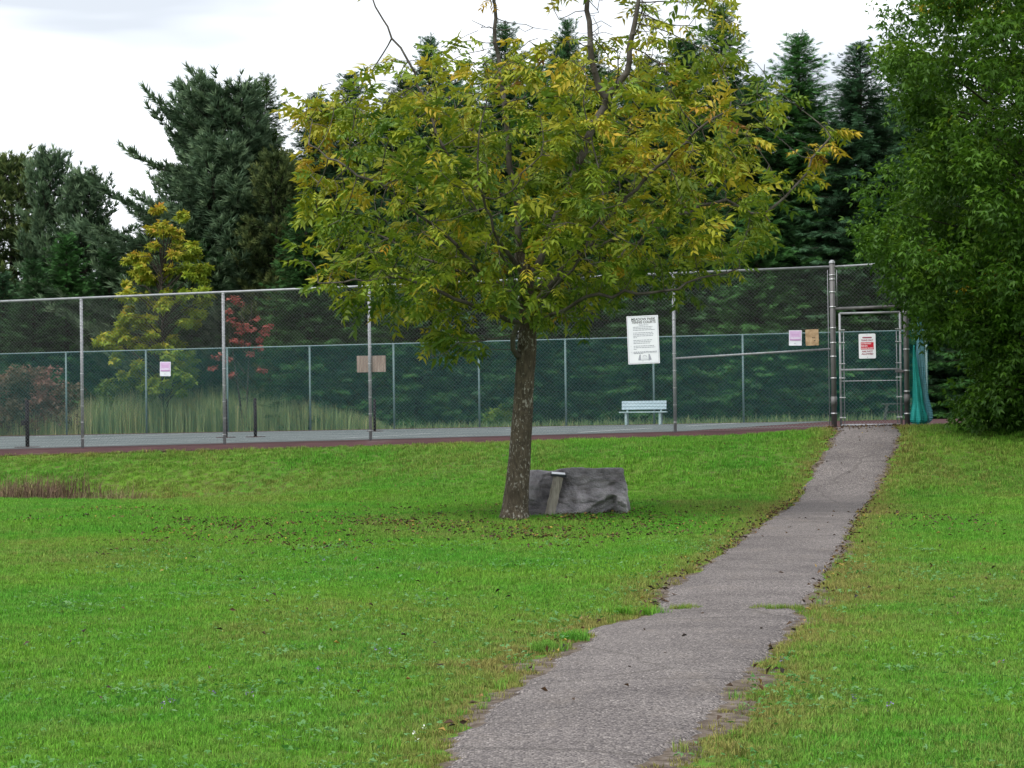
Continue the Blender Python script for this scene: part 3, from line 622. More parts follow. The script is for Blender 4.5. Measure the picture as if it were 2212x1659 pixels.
# ------------------------------------------------------------------ the ash tree (limbs laid by hand, fine branches grown through the crown)
PM = FPX/TB[1]
def tp(px, py, dy=0.): 
    q = at(px, py, TB[1]); return np.array((q[0]-TB[0], dy, q[2]-TB[2]))
rows = np.array([(800, 905, 965), (770, 890, 1030), (735, 880, 1200), (700, 870, 1440), (660, 652, 1490), (620, 640, 1600), (560, 665, 1650), (500, 650, 1690), (430, 640, 1690), (380, 612, 1680), (300, 612, 1690), (240, 612, 1695), (195, 640, 1680), (140, 830, 1660), (70, 950, 1640), (0, 980, 1600), (-90, 1000, 1500), (-230, 1060, 1380)], float)
att = []
rc = np.random.default_rng(5)
zrow = np.array([tp(1106, r_[0])[2] for r_ in rows])
while len(att) < 2800:
    i = rc.uniform(-230, 800); xl, xr = np.interp(-i, -rows[:, 0], rows[:, 1]), np.interp(-i, -rows[:, 0], rows[:, 2])
    c, a = (xl+xr)/2, (xr-xl)/2; th, rr = rc.uniform(0, 2*math.pi), math.sqrt(rc.random())
    if a*a/260000 < rc.random()*1.05: continue
    x = c+a*rr*math.cos(th); dy = a/PM*.85*rr*math.sin(th)
    if i < 120 and x < 1200 and rc.random() < .55: continue
    if i > 640 and 1020 < x < 1110 and abs(dy) < .6: continue
    att.append(tp(x, i, dy))
for _ in range(46):
    x = rc.uniform(1690, 1815); y = 400-(x-1690)*.75+rc.normal()*35; att.append(tp(x, y, rc.normal()*.25))
att = np.array(att)
nodes = []; par = []
floor_r = {}
def chain(pts, start=None, step=.16, r=None):
    n0 = len(nodes); last = chain_(pts, start, step)
    if r:
        for i in range(n0, len(nodes)): floor_r[i] = r[0]+(r[1]-r[0])*(i-n0)/max(1, len(nodes)-1-n0)
    return last
def chain_(pts, start=None, step=.16):
    last = start; prev = np.array(pts[0]) if start is None else nodes[start]
    if start is None: nodes.append(prev); par.append(-1); last = len(nodes)-1
    for q in pts[(1 if start is None else 0):]:
        q = np.array(q); n = max(1, int(np.linalg.norm(q-prev)/step))
        for i in range(1, n+1):
            t = i/n; w_ = prev+(q-prev)*t+(rc.normal(size=3)*.018 if i < n else 0); nodes.append(w_); par.append(last); last = len(nodes)-1
        prev = q
    return last
def near(p): return int(np.argmin([np.linalg.norm(n-p) for n in nodes]))
TC = [(1110, 1124, 60), (1112, 1100, 56), (1117, 1050, 52), (1121, 1000, 49), (1126, 940, 46), (1130, 880, 43), (1133, 820, 41), (1137, 765, 42), (1140, 710, 38), (1138, 640, 34), (1128, 540, 29)]
chain([tp(a, b_) for a, b_, _ in TC]); trunk_n = len(nodes)
J = lambda px, py: near(tp(px, py))
chain([tp(1112, 420, .1), tp(1092, 250, .15), tp(1068, 60, .1), tp(1066, -120, .1)], J(1128, 540), r=(.05, .018))                                  # centre leader
e_ = chain([tp(1180, 520, -.1), tp(1240, 380, -.25), tp(1308, 218, -.3)], J(1138, 640), r=(.06, .05)); chain([tp(1277, 140, -.3), tp(1268, 0, -.25), tp(1262, -150, -.2)], e_, r=(.046, .024)); chain([tp(1352, 165, -.35), tp(1368, 60, -.4), tp(1392, -120, -.4)], e_, r=(.046, .018))
chain([tp(1040, 480, -.5), tp(960, 330, -.8), tp(900, 170, -.6), tp(850, 95, -.5), tp(798, -20, -.4)], J(1134, 600), r=(.035, .010))              # bare upper left limb
chain([tp(1250, 560, -.6), tp(1400, 490, -.9), tp(1560, 440, -.6), tp(1645, 468, -.4), tp(1722, 396, -.3), tp(1790, 300, -.2)], J(1138, 660), r=(.042, .012))
chain([tp(1290, 500, -1.0), tp(1440, 350, -1.4), tp(1560, 260, -1.2)], J(1140, 690), r=(.038, .012)); chain([tp(1260, 650, -1.1), tp(1420, 640, -1.5), tp(1580, 590, -1.2)], J(1140, 705), r=(.032, .010))
chain([tp(1118, 770, -.1), tp(1108, 755, -.15), tp(1120, 700, -.35), tp(1010, 660, -.9), tp(880, 610, -1.2), tp(700, 620, -1.0)], J(1137, 765), r=(.04, .010))
chain([tp(990, 540, -1.0), tp(850, 430, -1.3), tp(680, 330, -1.0)], J(1140, 700), r=(.034, .010)); chain([tp(1080, 560, -1.5), tp(1040, 430, -2.1)], J(1138, 660)); chain([tp(1230, 600, -1.7), tp(1290, 480, -2.2)], J(1138, 680))
for a in ((900, 480, 1.6), (1350, 450, 1.9), (1120, 380, 2.0), (1550, 380, 1.2), (760, 480, 1.0)): chain([tp(1106+(a[0]-1106)*.5, 560, a[2]*.5), tp(*a)], J(1135, 650))
chain([tp(1090, 730, -.7), tp(1020, 745, -1.0), tp(940, 775, -1.1)], J(1120, 705))
NPX = np.array(nodes); best = np.full(len(att), 1e9); bi = np.zeros(len(att), int)
def upd(i0):
    P = np.array(nodes[i0:]); d = np.linalg.norm(att[:, None]-P[None], axis=2); j = d.argmin(1); m = d[np.arange(len(att)), j]
    k = m < best; best[k] = m[k]; bi[k] = j[k]+i0
upd(trunk_n-12)
alive = np.ones(len(att), bool)
for it in range(70):
    m = alive & (best < 2.2)
    if not m.any(): break
    acc = {}
    for a in np.nonzero(m)[0]: acc.setdefault(int(bi[a]), []).append(a)
    n0 = len(nodes)
    for j, L_ in acc.items():
        d = nrm(nrm(att[L_]-nodes[j]).sum(0)+rc.normal(size=3)*.25+np.array((0, 0, .1))); nodes.append(nodes[j]+d*.17); par.append(j)
    upd(n0); alive &= best > .24
    if len(nodes) > 9000: break
nodes = np.array(nodes); par = np.array(par); n = len(nodes)
r2 = np.zeros(n); kids = np.zeros(n, int); desc = np.zeros(n, int)
for i in range(n-1, 0, -1):
    if r2[i] == 0: r2[i] = .0042**2.35
    r2[par[i]] += r2[i]; kids[par[i]] += 1; desc[par[i]] += desc[i]+1
rad = np.maximum(r2, .0042**2.35)**(1/2.35); rad *= min(1, .125/rad[trunk_n-1])
for i_, v_ in floor_r.items(): rad[i_] = max(rad[i_], v_)
ash = empty('ash_tree', TB, 0, label='young ash tree with yellowing leaves standing alone on the lawn', cat='tree')
b = MB()
idx = np.nonzero((np.arange(n) >= trunk_n) & ~((nodes[:, 0] > tp(1310, 0)[0]) & (nodes[:, 0] < tp(1462, 0)[0]) & (nodes[:, 2] < tp(0, 655)[2]) & (desc < 9)))[0]
A = nodes[par[idx]]; B = nodes[idx]; ra = np.minimum(rad[par[idx]], rad[idx]*1.35)*1.0; rb = rad[idx]; d = nrm(B-A); x_ = nrm(np.cross(d, np.array((.31, .9, .27)))); y_ = np.cross(d, x_); m5 = 6
B = B+d*(rb*.3)[:, None]
V = np.stack([E+rr[:, None]*(x_*math.cos(q)+y_*math.sin(q)) for E, rr in ((A, ra), (B, rb)) for q in np.arange(m5)*2*math.pi/m5], 1).reshape(-1, 3)
f = np.array([(i, (i+1) % m5, m5+(i+1) % m5, m5+i) for i in range(m5)]); F = (f[None]+(np.arange(len(idx))*2*m5)[:, None, None]).reshape(-1, 4)
link('limbs', npmesh('limbs', V, F, smooth=True), M['ashlimb'], ash)
# trunk with furrowed bark relief
TP = np.array([tp(a, b_) for a, b_, _ in TC]); TR = np.array([c/PM/2 for *_, c in TC]); nr, ns = 170, 56
tz = np.linspace(-.12, TP[-1, 2], nr); V = []
for i, z in enumerate(tz):
    cx = np.interp(z, TP[:, 2], TP[:, 0]); rr = np.interp(z, TP[:, 2], TR)*(1+.22*math.exp(-max(z, 0)/.10))
    for j in range(ns):
        a = 2*math.pi*j/ns; ca, sa = math.cos(a), math.sin(a); q = Vector((ca*rr*24, sa*rr*24, z*5.5))
        g = 1+.055*(noise.fractal(q, 1, 2, 4))+.07*math.sin(5*a+z*1.2+.6)*math.exp(-max(z, 0)/.16)+.03*noise.noise(Vector((ca, sa, z*2)))
        V.append((cx+rr*g*ca, rr*g*sa, z))
i = np.arange(nr-1)[:, None]*ns; j = np.arange(ns)[None]; F = np.stack([i+j, i+(j+1) % ns, i+ns+(j+1) % ns, i+ns+j], -1).reshape(-1, 4)
link('trunk', npmesh('trunk', np.array(V), F, smooth=True), M['ashbark'], ash)
# compound leaves on the thin wood
thin = np.nonzero((desc < 9) & (np.arange(n) >= trunk_n))[0]
O = []; X = []; sc_ = []; tn = []
cl = rc.random(60)[:, None]*0
for i in thin:
    p = nodes[i]; pyx = p[0]; q = 2 if desc[i] else 4
    zfr = p[2]
    if noise.noise(Vector((p[0]*1.9+3.3, p[1]*1.9, p[2]*2.8))) < -.05+.13*float(sm(tp(0, 330)[2], tp(0, 60)[2], zfr))+.10*rc.normal(): continue
    if p[1] < .2 and tp(1225, 0)[0] < p[0] < tp(1410, 0)[0] and zfr > tp(0, 235)[2] and rc.random() < .72: continue
    if tp(1310, 0)[0] < p[0] < tp(1462, 0)[0] and zfr < tp(0, 632)[2]: continue
    bare = (zfr > tp(0, 110)[2] and p[0] < .7)
    if bare and rc.random() < .55: continue
    if zfr > tp(0, 60)[2] and rc.random() < .12: continue
    fd = nodes[i]-nodes[par[i]]; fd = fd/np.linalg.norm(fd)
    base_t = .33+.36*noise.noise(Vector(p*.9+5))+.30*noise.noise(Vector(p*2.4))+.05*(p[2]-4.5)
    for _ in range(rc.poisson(q*1.75)):
        dv = fd*.6+rc.normal(size=3)*np.array((.75, .75, .35))+np.array((p[0]*.12, p[1]*.12, -.05)); O.append(p+rc.normal(size=3)*.02); X.append(dv); sc_.append(np.clip(rc.lognormal(-1.42, .24), .13, .36)*(.75 if bare else 1)); tn.append(np.clip(base_t+rc.normal()*.13+(.35 if bare else 0)+(.3 if rc.random() < .05 else 0), 0, 1))
O = np.array(O); X = nrm(np.array(X)); sc_ = np.array(sc_); tn = np.array(tn); kind = rc.integers(0, 5, len(O))
order = np.argsort(O[:, 1]); big = np.zeros(len(O), bool)
cand = order[:1600]; big[rc.choice(cand, 300, replace=False)] = True
parts = []
for k in range(5):
    m = (kind == k) & ~big; up = nrm(UPV+rc.normal(size=(m.sum(), 3))*.35); parts.append(inst(*ASHT[k], O[m], X[m], up, sc_[m], tn[m]))
V, F, t_ = cat(parts); tag(link('crown', npmesh('crown', V, F, t_), M['ash'], ash), kind='stuff')
lm = {}
for i in np.nonzero(big)[0]:
    q = int(tn[i]*6); key = (int(kind[i]), q)
    if key not in lm: T, Fq = ASHT[key[0]]; lm[key] = npmesh('leaf', T, Fq, np.full(len(T), (q+.5)/6))
    o = link('leaf', lm[key], M['ash'], ash); x = Vector(X[i]); up = Vector(UPV+rc.normal(size=3)*.35); y = up.cross(x).normalized(); z = x.cross(y)
    o.matrix_local = Matrix.Translation(O[i]) @ Matrix((x, y, z)).transposed().to_4x4() @ Matrix.Scale(float(sc_[i]), 4)
print('ash nodes', n, 'leaves', len(O), 'tris', len(F))

# ------------------------------------------------------------------ leafy trees and shrubs made of clumps on limbs
def leafy(name, root, clumps, rad_, nleaf, T, size, mt, tint, label, catg, trunk_r, height, droop=.35, group=None, barkm='bark', flat=.7, sd=0, stems=1, limb=1.):
    g = np.random.default_rng(sd); e = empty(name, root, 0, label=label, cat=catg, group=group); C = np.array(clumps, float)
    b = MB()
    for s in range(stems):
        ox = (g.normal(size=2)*.25 if stems > 1 else np.zeros(2))
        b.tube([(ox[0]*t, ox[1]*t, -.2+height*.95*t) for t in np.linspace(0, 1, 8)], [trunk_r*(1-.85*t) for t in np.linspace(0, 1, 8)], 8)
    b.build('trunk', M[barkm], e, True); b = MB()
    for c in C:
        if g.random() > limb: continue
        z0 = min(max(c[2]-.45*math.hypot(c[0], c[1])-.2, .15), height*.9); s = np.array((0, 0, z0)); mid = (s+c)/2+np.array((0, 0, .12))+g.normal(size=3)*.08; r0 = min(max(.012, trunk_r*.28), .03); mid = mid+np.array((g.normal()*.2, g.normal()*.2, .25*g.random()))*min(1, np.linalg.norm(c)/3)
        b.tube([s, mid, c], [r0, r0*.6, r0*.25], 5, False)
    b.build('limbs', M[barkm], e, True)
    parts = []
    for k, (tv, tf) in enumerate(T):
        ci = np.repeat(np.arange(len(C)), nleaf//len(T)); m = len(ci); v = g.normal(size=(m, 3)); v = nrm(v)*(g.random((m, 1))**.45); rr = rad_*(.7+.6*g.random(len(C)))[ci]
        o = C[ci]+v*rr[:, None]*np.array((1, 1, flat)); X = nrm(v+g.normal(size=(m, 3))*.6)+np.array((0, 0, -droop)); up = nrm(UPV+g.normal(size=(m, 3))*.4)
        t = np.clip(tint(C[ci], v, g)+g.normal(size=m)*.08, 0, 1); parts.append(inst(tv, tf, o, X, up, size*(.7+.6*g.random(m)), t))
    V, F, t = cat(parts); tag(link('crown', npmesh('crown', V, F, t), M[mt], e), kind='stuff'); return e
# big green tree on the right, in front of the fence
BD = 43.6; broot = spot(2290, 952); broot = np.array((at(2300, 900, BD)[0], BD, 0)); broot[2] = float(H(broot[0], broot[1]))
ledge = np.array([(-160, 1890), (0, 1893), (60, 1880), (120, 1870), (170, 1900), (240, 1925), (330, 1935), (380, 1840), (440, 1830), (500, 1818), (560, 1838), (620, 1872), (680, 1935), (720, 1960), (760, 2020), (830, 2040), (880, 2045), (912, 2050)], float)
g = np.random.default_rng(21); cls = []; cls_n = 0
while len(cls) < 640:
    py = g.uniform(-170, 905); le = np.interp(py, ledge[:, 0], ledge[:, 1]); a = 2700-le
    th, rr = g.uniform(0, 2*math.pi), g.random()**.35; px = le+32+(a*.5)*(1+rr*math.cos(th)); dy = float(np.interp(py, [-170, 300, 600, 900], [4.4, 3.8, 2.4, 1.3]))*rr*math.sin(th)  # upper crown made deeper front to back so its overhang shades the lower leaves
    if px > 2560 or (py > 860 and rr < .5): continue
    if noise.noise(Vector((px/130, py/85, dy*.9))) < -.12: continue
    q = at(px, py, BD+dy); q[2] = max(q[2], float(H(q[0], q[1]))+.15); cls.append(q-broot)
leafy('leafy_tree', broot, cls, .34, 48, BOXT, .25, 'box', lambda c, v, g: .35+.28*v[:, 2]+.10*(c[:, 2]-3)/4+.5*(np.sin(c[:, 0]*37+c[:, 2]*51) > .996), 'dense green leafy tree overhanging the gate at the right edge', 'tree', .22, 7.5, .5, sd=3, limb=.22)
# maple turning yellow behind the far fence
dff = lambda px: fence_at(px, 36.6)[1][1]
def img_tree(px, d): x = (px-1106)/FPX*d; return np.array((x, d, float(H(x, d))))
def clump_img(rows_, root, d, nn, depth, sd):
    g = np.random.default_rng(sd); r_ = np.array(rows_, float); out = []
    while len(out) < nn:
        py = g.uniform(r_[:, 0].min(), r_[:, 0].max()); l, rr = np.interp(py, r_[:, 0], r_[:, 1]), np.interp(py, r_[:, 0], r_[:, 2])
        if (rr-l)/ (r_[:, 2]-r_[:, 1]).max() < g.random()*.9: continue
        px = g.uniform(l, rr); out.append(at(px, py, d+depth*g.uniform(-1, 1))-root)
    return out
mr_ = img_tree(352, 90.2)
leafy('maple_tree', mr_, clump_img([(462, 345, 362), (500, 312, 392), (540, 290, 425), (580, 262, 440), (630, 270, 448), (680, 262, 440), (740, 215, 430), (790, 255, 430), (850, 290, 400)], mr_, 90.2, 120, 1.2, 4)+[at(a_, b_, 90)-mr_ for a_, b_ in ((212, 738), (225, 740), (240, 745), (255, 755), (396, 463), (392, 472), (445, 578), (438, 590), (425, 600), (268, 640), (280, 632), (448, 640), (440, 652), (262, 700), (285, 690), (335, 455), (345, 450))], .25, 46, [LEAF3], .17, 'maple',
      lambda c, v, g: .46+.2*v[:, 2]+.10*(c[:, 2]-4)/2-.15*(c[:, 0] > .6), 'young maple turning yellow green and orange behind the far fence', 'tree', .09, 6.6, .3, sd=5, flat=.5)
rr_ = img_tree(528, 88.9)
rc_ = [at(a, b_, 88.9+c)-rr_ for a, b_, c in ((505, 645, 0), (520, 655, .2), (500, 690, 0), (512, 700, .2), (530, 705, 0), (545, 712, -.2), (520, 715, 0), (580, 705, 0), (572, 718, .2), (505, 735, 0), (530, 742, .3), (470, 770, 0), (490, 775, 0), (540, 765, 0), (560, 752, 0), (460, 795, .2), (565, 800, 0), (500, 810, 0), (550, 690, .1), (495, 672, 0), (560, 735, .1))]
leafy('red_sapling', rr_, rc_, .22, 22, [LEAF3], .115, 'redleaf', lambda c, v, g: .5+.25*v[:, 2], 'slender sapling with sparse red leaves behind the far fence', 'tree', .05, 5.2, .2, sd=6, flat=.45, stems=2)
sr_ = img_tree(70, 91.3)
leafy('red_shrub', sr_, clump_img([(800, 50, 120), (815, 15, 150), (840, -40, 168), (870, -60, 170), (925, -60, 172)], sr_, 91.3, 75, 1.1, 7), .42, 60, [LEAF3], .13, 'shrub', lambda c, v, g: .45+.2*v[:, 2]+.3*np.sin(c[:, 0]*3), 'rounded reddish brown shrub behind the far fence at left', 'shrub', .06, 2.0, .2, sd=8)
for i, (px, d, hpx, wpx, lab) in enumerate(((265, 91.8, 818, 62, 'leafy green bush at the foot of the yellowing maple'), (1085, 87.6, 885, 32, 'small light green bush right behind the ash trunk beyond the fence'))):
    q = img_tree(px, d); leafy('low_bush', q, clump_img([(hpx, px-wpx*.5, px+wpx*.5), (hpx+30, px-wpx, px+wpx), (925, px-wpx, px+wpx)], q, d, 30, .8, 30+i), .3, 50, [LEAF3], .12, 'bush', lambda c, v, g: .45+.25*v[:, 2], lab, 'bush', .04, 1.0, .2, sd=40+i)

# ------------------------------------------------------------------ conifers
def spruce_mesh(sd, h=16., rb=3.1, full=1., irregular=.18, low=.25):
    g = np.random.default_rng(sd); O = []; X = []; S = []; T = []; br = MB()
    z = low
    while z < h-.18:
        f = 1-z/h; e = h-z; Lm = rb*(f**.72)*(.97+.06*g.normal())+.05; nb_ = int(np.interp(e, [.2, 1.5, 4], [4, 7, 10])*full+g.random()); a0 = g.random()*6.28
        if z < h*.12: Lm *= .8+.2*z/(h*.12)
        for j in range(nb_):
            a = a0+6.283*j/nb_+g.normal()*.22; Lb = max(Lm*(1+irregular*g.normal()), .10); up = np.interp(e, [.3, 3, 8], [.75, .30, .06])+.14*g.random(); dr = .08+.18*f
            d2 = np.array((math.cos(a), math.sin(a), 0)); sd2 = np.array((-math.sin(a), math.cos(a), 0)); z1 = z+.12*g.normal()*min(1, Lb)
            cv = lambda t: np.array((0, 0, z1))+d2*Lb*t+UPV*Lb*(up*t-(dr+.18)*t*t+.18*t**4)
            m = max(3, int(Lb/.17)); ts = np.linspace(.15, 1, m)+g.normal(size=m)*.02
            br.tube([cv(0), cv(.5), cv(.95)], [.02*Lb/2+.006, .012*Lb/2+.004, .003], 4, False)
            for t in ts:
                p = cv(t); q = cv(min(t+.05, 1.05)); fw = nrm(q-p); ln = min(.24+.42*(1-t)*min(1, Lb/2.2), .16+Lb*.45)*(.75+.5*g.random())
                for s in (-1, 1):
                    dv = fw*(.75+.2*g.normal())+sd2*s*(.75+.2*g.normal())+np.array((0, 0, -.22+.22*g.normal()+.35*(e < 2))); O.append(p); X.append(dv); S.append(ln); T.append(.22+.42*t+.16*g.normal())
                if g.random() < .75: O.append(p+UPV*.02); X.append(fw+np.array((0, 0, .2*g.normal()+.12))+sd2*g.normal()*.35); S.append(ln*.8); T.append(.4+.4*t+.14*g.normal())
        z += np.interp(e, [.3, 2, 8], [.13, .18, .28])*(.8+.4*g.random())
    for u in np.arange(0, .8, .16):
        for q in range(3): a = g.random()*6.28; O.append(np.array((0, 0, h-.8+u))); X.append(np.array((.35*math.cos(a), .35*math.sin(a), 1.))); S.append(.30-.12*u); T.append(.7)
    O = np.array(O); up = nrm(UPV+g.normal(size=O.shape)*.5)
    V, F, t = inst(*SPR, O, np.array(X), up, np.array(S), np.clip(T, 0, 1))
    tr = MB().tube([(0, 0, -.3), (0, 0, h*.5), (0, 0, h-.1)], [.2, .11, .012], 8); return npmesh('crown', V, F, t), tr.mesh('trunk', True), br.mesh('boughs', True), len(F)
def pine_mesh(sd, h=14., rb=3.2, asc=.25, lean=0., gap=.5, tuft=.24, candle=False):
    g = np.random.default_rng(sd); O = []; X = []; S = []; T = []; br = MB(); z = h*.10
    while z < h-.3:
        f = 1-z/h; prof = (f**.6)*(1.05 if f < .75 else .9) if not candle else min(1, f*2.2)**.7; nb_ = int(g.integers(5, 9)); a0 = g.random()*6.28
        for j in range(nb_):
            a = a0+6.283*j/nb_+g.normal()*.25; Lb = rb*prof*(.55+.6*g.random())*(1+lean*math.cos(a-math.pi)); 
            if Lb < .15: Lb = .2
            d2 = np.array((math.cos(a), math.sin(a), 0)); sd2 = np.array((-math.sin(a), math.cos(a), 0)); u_ = asc*(.4+1.0*g.random())+.35*(f < .25)
            cv = lambda t: np.array((0, 0, z))+d2*Lb*t+UPV*Lb*(u_*t*(.35+.65*t)-.10*math.sin(t*3))
            br.tube([cv(0), cv(.35), cv(.7), cv(.97)], [.03*Lb/2+.01, .02*Lb/2+.008, .012, .004], 5, False)
            for t in np.linspace(.25, 1, max(3, int(Lb/.22))):
                p = cv(t); fw = nrm(cv(t+.04)-p); k = 2 if t < .95 else 1
                for s in (-1, 1)[:k]:
                    sl_ = (.25+.55*(1-t)*min(1, Lb/2.5))*(.7+.6*g.random()); dv = nrm(fw*.9+sd2*s*(.8 if k == 2 else .05)+np.array((0, 0, .25+.18*g.normal()+(.55 if candle else 0))))
                    if sl_ > .35: br.tube([p, p+dv*sl_], [.007, .004], 3, False)
                    for u in np.arange(.12, sl_+.12, .115): O.append(p+dv*u+g.normal(size=3)*.03); X.append(dv+g.normal(size=3)*.18+np.array((0, 0, .12))); S.append(tuft*(.95+.6*g.random())); T.append(.2+.45*t+.15*g.normal()+.12*(u/max(sl_, .1)))
        z += gap*(.8+.4*g.random())*(1.0 if f > .2 else .7)
    for u in np.arange(0, .7, .1): O.append(np.array((0, 0, h-.7+u))); X.append(np.array((.1*g.normal(), .1*g.normal(), 1.))); S.append(tuft); T.append(.6)
    O = np.array(O); V, F, t = inst(*STAR, O, np.array(X), nrm(UPV+g.normal(size=O.shape)), np.array(S), np.clip(T, 0, 1))
    tr = MB().tube([(0, 0, -.3), (0, 0, h*.5), (0, 0, h-.2)], [.22, .13, .015], 8); return npmesh('crown', V, F, t), tr.mesh('trunk', True), br.mesh('boughs', True), len(F)
CON = {'a': spruce_mesh(1, 16, 3.5), 'b': spruce_mesh(2, 16, 3.3, 1.05, .22), 'c': spruce_mesh(3, 16, 3.9, 1., .2), 'd': spruce_mesh(4, 9, 2.5, 1.05, .2, .15),
       'w': pine_mesh(5, 13.6, 4.6, .30, .5, .45, .27), 'x': pine_mesh(6, 13.5, 3.6, .35, .1, .5, .27), 'r': pine_mesh(7, 11, 2.4, .5, 0, .42, .25, True)}
HT = {'a': 16, 'b': 16, 'c': 16, 'd': 9, 'w': 13.6, 'x': 13.5, 'r': 11}
print('conifer tris', {k: v[3] for k, v in CON.items()})
used = {}
def conifer(name, kind, px, top, off, mt, label, group, wide=1., rz=None):
    d = dff(px)+off; q = img_tree(px, d); h = at(px, top, d)[2]-q[2]; s = h/HT[kind]
    e = empty(name, q, (rng.random()*6.28 if rz is None else rz), label=label, cat='tree', group=group)
    cm = CON[kind][0]
    if (kind, mt) not in used: m2 = cm.copy(); m2.materials.clear(); m2.materials.append(M[mt]); used[(kind, mt)] = m2
    wd = s**.6*wide
    for nm, me, mm in (('trunk', CON[kind][1], M['bark']), ('boughs', CON[kind][2], M['bark']), ('crown', used[(kind, mt)], None)):
        o = link(nm, me, mm, e); o.scale = (wd, wd, s)
        if nm == 'crown': o['kind'] = 'stuff'
    return e
G1 = 'tall spruces rising behind the far fence'; G2 = 'low spruces right behind the far fence'; G3 = 'shaded spruces filling the back of the grove'; G4 = 'pines at the left of the grove'
S = [('a', 583, 163, 12, 'spruce_olive', 'slim brownish spruce spire just right of the big white pine', .8), ('b', 690, 200, 12, 'spruce_dark', 'dark spruce tip just left of the yellowing crown', .9),
     ('a', 763, 158, 9, 'spruce_blue', 'pointed bluish spruce above the left shoulder of the ash crown', 1.), ('c', 850, 215, 7, 'spruce_dark', 'dark broad spruce behind the left part of the ash crown', 1.),
     ('b', 935, 78, 10, 'spruce_blue', 'spruce tip under the bare upper left limb of the ash', .9), ('c', 1015, 185, 7, 'spruce_dark', 'shaded spruce behind the centre left of the ash crown', 1.),
     ('a', 1100, 50, 12, 'spruce_dark', 'tall dark spruce behind the middle leader of the ash', 1.), ('b', 1165, 140, 8, 'spruce_green', 'green spruce behind the ash between its two upright leaders', 1.),
     ('a', 1235, 42, 11, 'spruce_dark', 'thin spruce spire left of the forked grey limb', .75), ('b', 1292, 105, 9, 'spruce_olive', 'small topped spruce seen through the forked grey limb', .9),
     ('c', 1400, 150, 6, 'spruce_dark', 'broad dark spruce behind the right half of the ash crown', 1.05), ('a', 1478, 85, 10, 'spruce_dark', 'dark spruce tip right of the forked grey limb', .9),
     ('b', 1568, 8, 9, 'spruce_green', 'tallest spruce, its tip touching the top edge', 1.05), ('c', 1640, 170, 6, 'spruce_dark', 'dark spruce at the right rim of the ash crown', 1.15),
     ('b', 1735, 72, 6, 'spruce_bright', 'fresh green full spruce standing clear against the sky', 1.3), ('c', 1868, 95, 5, 'spruce_blue', 'blue grey spruce beside the overhanging green tree', 1.2),
     ('a', 1980, 120, 9, 'spruce_dark', 'dark spruce mostly hidden by the overhanging green tree', 1.)]
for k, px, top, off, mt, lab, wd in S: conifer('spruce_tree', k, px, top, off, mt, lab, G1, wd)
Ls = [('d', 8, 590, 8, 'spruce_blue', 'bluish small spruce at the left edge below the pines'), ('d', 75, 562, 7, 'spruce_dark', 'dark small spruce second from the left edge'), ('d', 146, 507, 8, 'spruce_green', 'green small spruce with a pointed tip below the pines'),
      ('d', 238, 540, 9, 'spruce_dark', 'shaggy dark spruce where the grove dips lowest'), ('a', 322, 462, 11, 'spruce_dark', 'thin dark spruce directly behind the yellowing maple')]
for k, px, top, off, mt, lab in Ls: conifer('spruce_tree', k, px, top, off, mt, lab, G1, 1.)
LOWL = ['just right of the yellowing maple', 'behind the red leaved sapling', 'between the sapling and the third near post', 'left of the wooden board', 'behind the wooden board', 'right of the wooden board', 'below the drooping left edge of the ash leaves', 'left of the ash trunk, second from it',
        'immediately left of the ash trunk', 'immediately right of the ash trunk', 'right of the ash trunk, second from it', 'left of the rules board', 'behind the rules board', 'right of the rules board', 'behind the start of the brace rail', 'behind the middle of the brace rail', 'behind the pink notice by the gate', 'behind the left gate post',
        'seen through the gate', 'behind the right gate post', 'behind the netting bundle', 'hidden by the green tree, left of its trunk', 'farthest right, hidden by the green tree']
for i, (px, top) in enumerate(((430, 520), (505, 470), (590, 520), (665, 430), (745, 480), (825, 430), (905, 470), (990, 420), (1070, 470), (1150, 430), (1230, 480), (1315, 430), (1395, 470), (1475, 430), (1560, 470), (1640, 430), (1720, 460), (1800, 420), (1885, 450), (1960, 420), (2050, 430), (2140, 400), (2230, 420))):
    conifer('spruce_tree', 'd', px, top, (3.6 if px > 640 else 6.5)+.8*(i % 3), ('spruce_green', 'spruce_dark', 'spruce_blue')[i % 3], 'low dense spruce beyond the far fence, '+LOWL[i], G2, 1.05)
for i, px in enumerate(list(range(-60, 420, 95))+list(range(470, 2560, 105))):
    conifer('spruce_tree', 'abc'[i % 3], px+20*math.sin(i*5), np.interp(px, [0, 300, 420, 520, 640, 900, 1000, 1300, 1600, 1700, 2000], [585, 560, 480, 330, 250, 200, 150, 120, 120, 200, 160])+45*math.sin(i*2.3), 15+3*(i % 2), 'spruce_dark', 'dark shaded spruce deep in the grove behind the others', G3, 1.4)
conifer('pine_tree', 'w', 520, 176, 10, 'pine', 'big white pine with long boughs reaching left against the sky', G4, 1.28, .1)
conifer('pine_tree', 'x', 470, 300, 8, 'pine', 'lower pine filling the foot of the big white pine', G4, 1.25, 4.0)
conifer('pine_tree', 'x', 425, 182, 13, 'pine', 'loose topped pine left of the big white pine', G4, .80, 1.0)
conifer('pine_tree', 'x', 600, 330, 7, 'pine_olive', 'olive tinged pine right of the big white pine', G4, .85, 2.3)
conifer('pine_tree', 'r', 30, 342, 15, 'pine_olive', 'brownish pine with upright shoots at the left edge', G4, 1.25, .4)
conifer('pine_tree', 'r', 112, 333, 14, 'pine', 'upright pine with the highest tip of the left group', G4, .95, 2.)
conifer('pine_tree', 'r', 186, 378, 13, 'pine', 'rounded green pine right in the left group', G4, 1.1, 3.1)

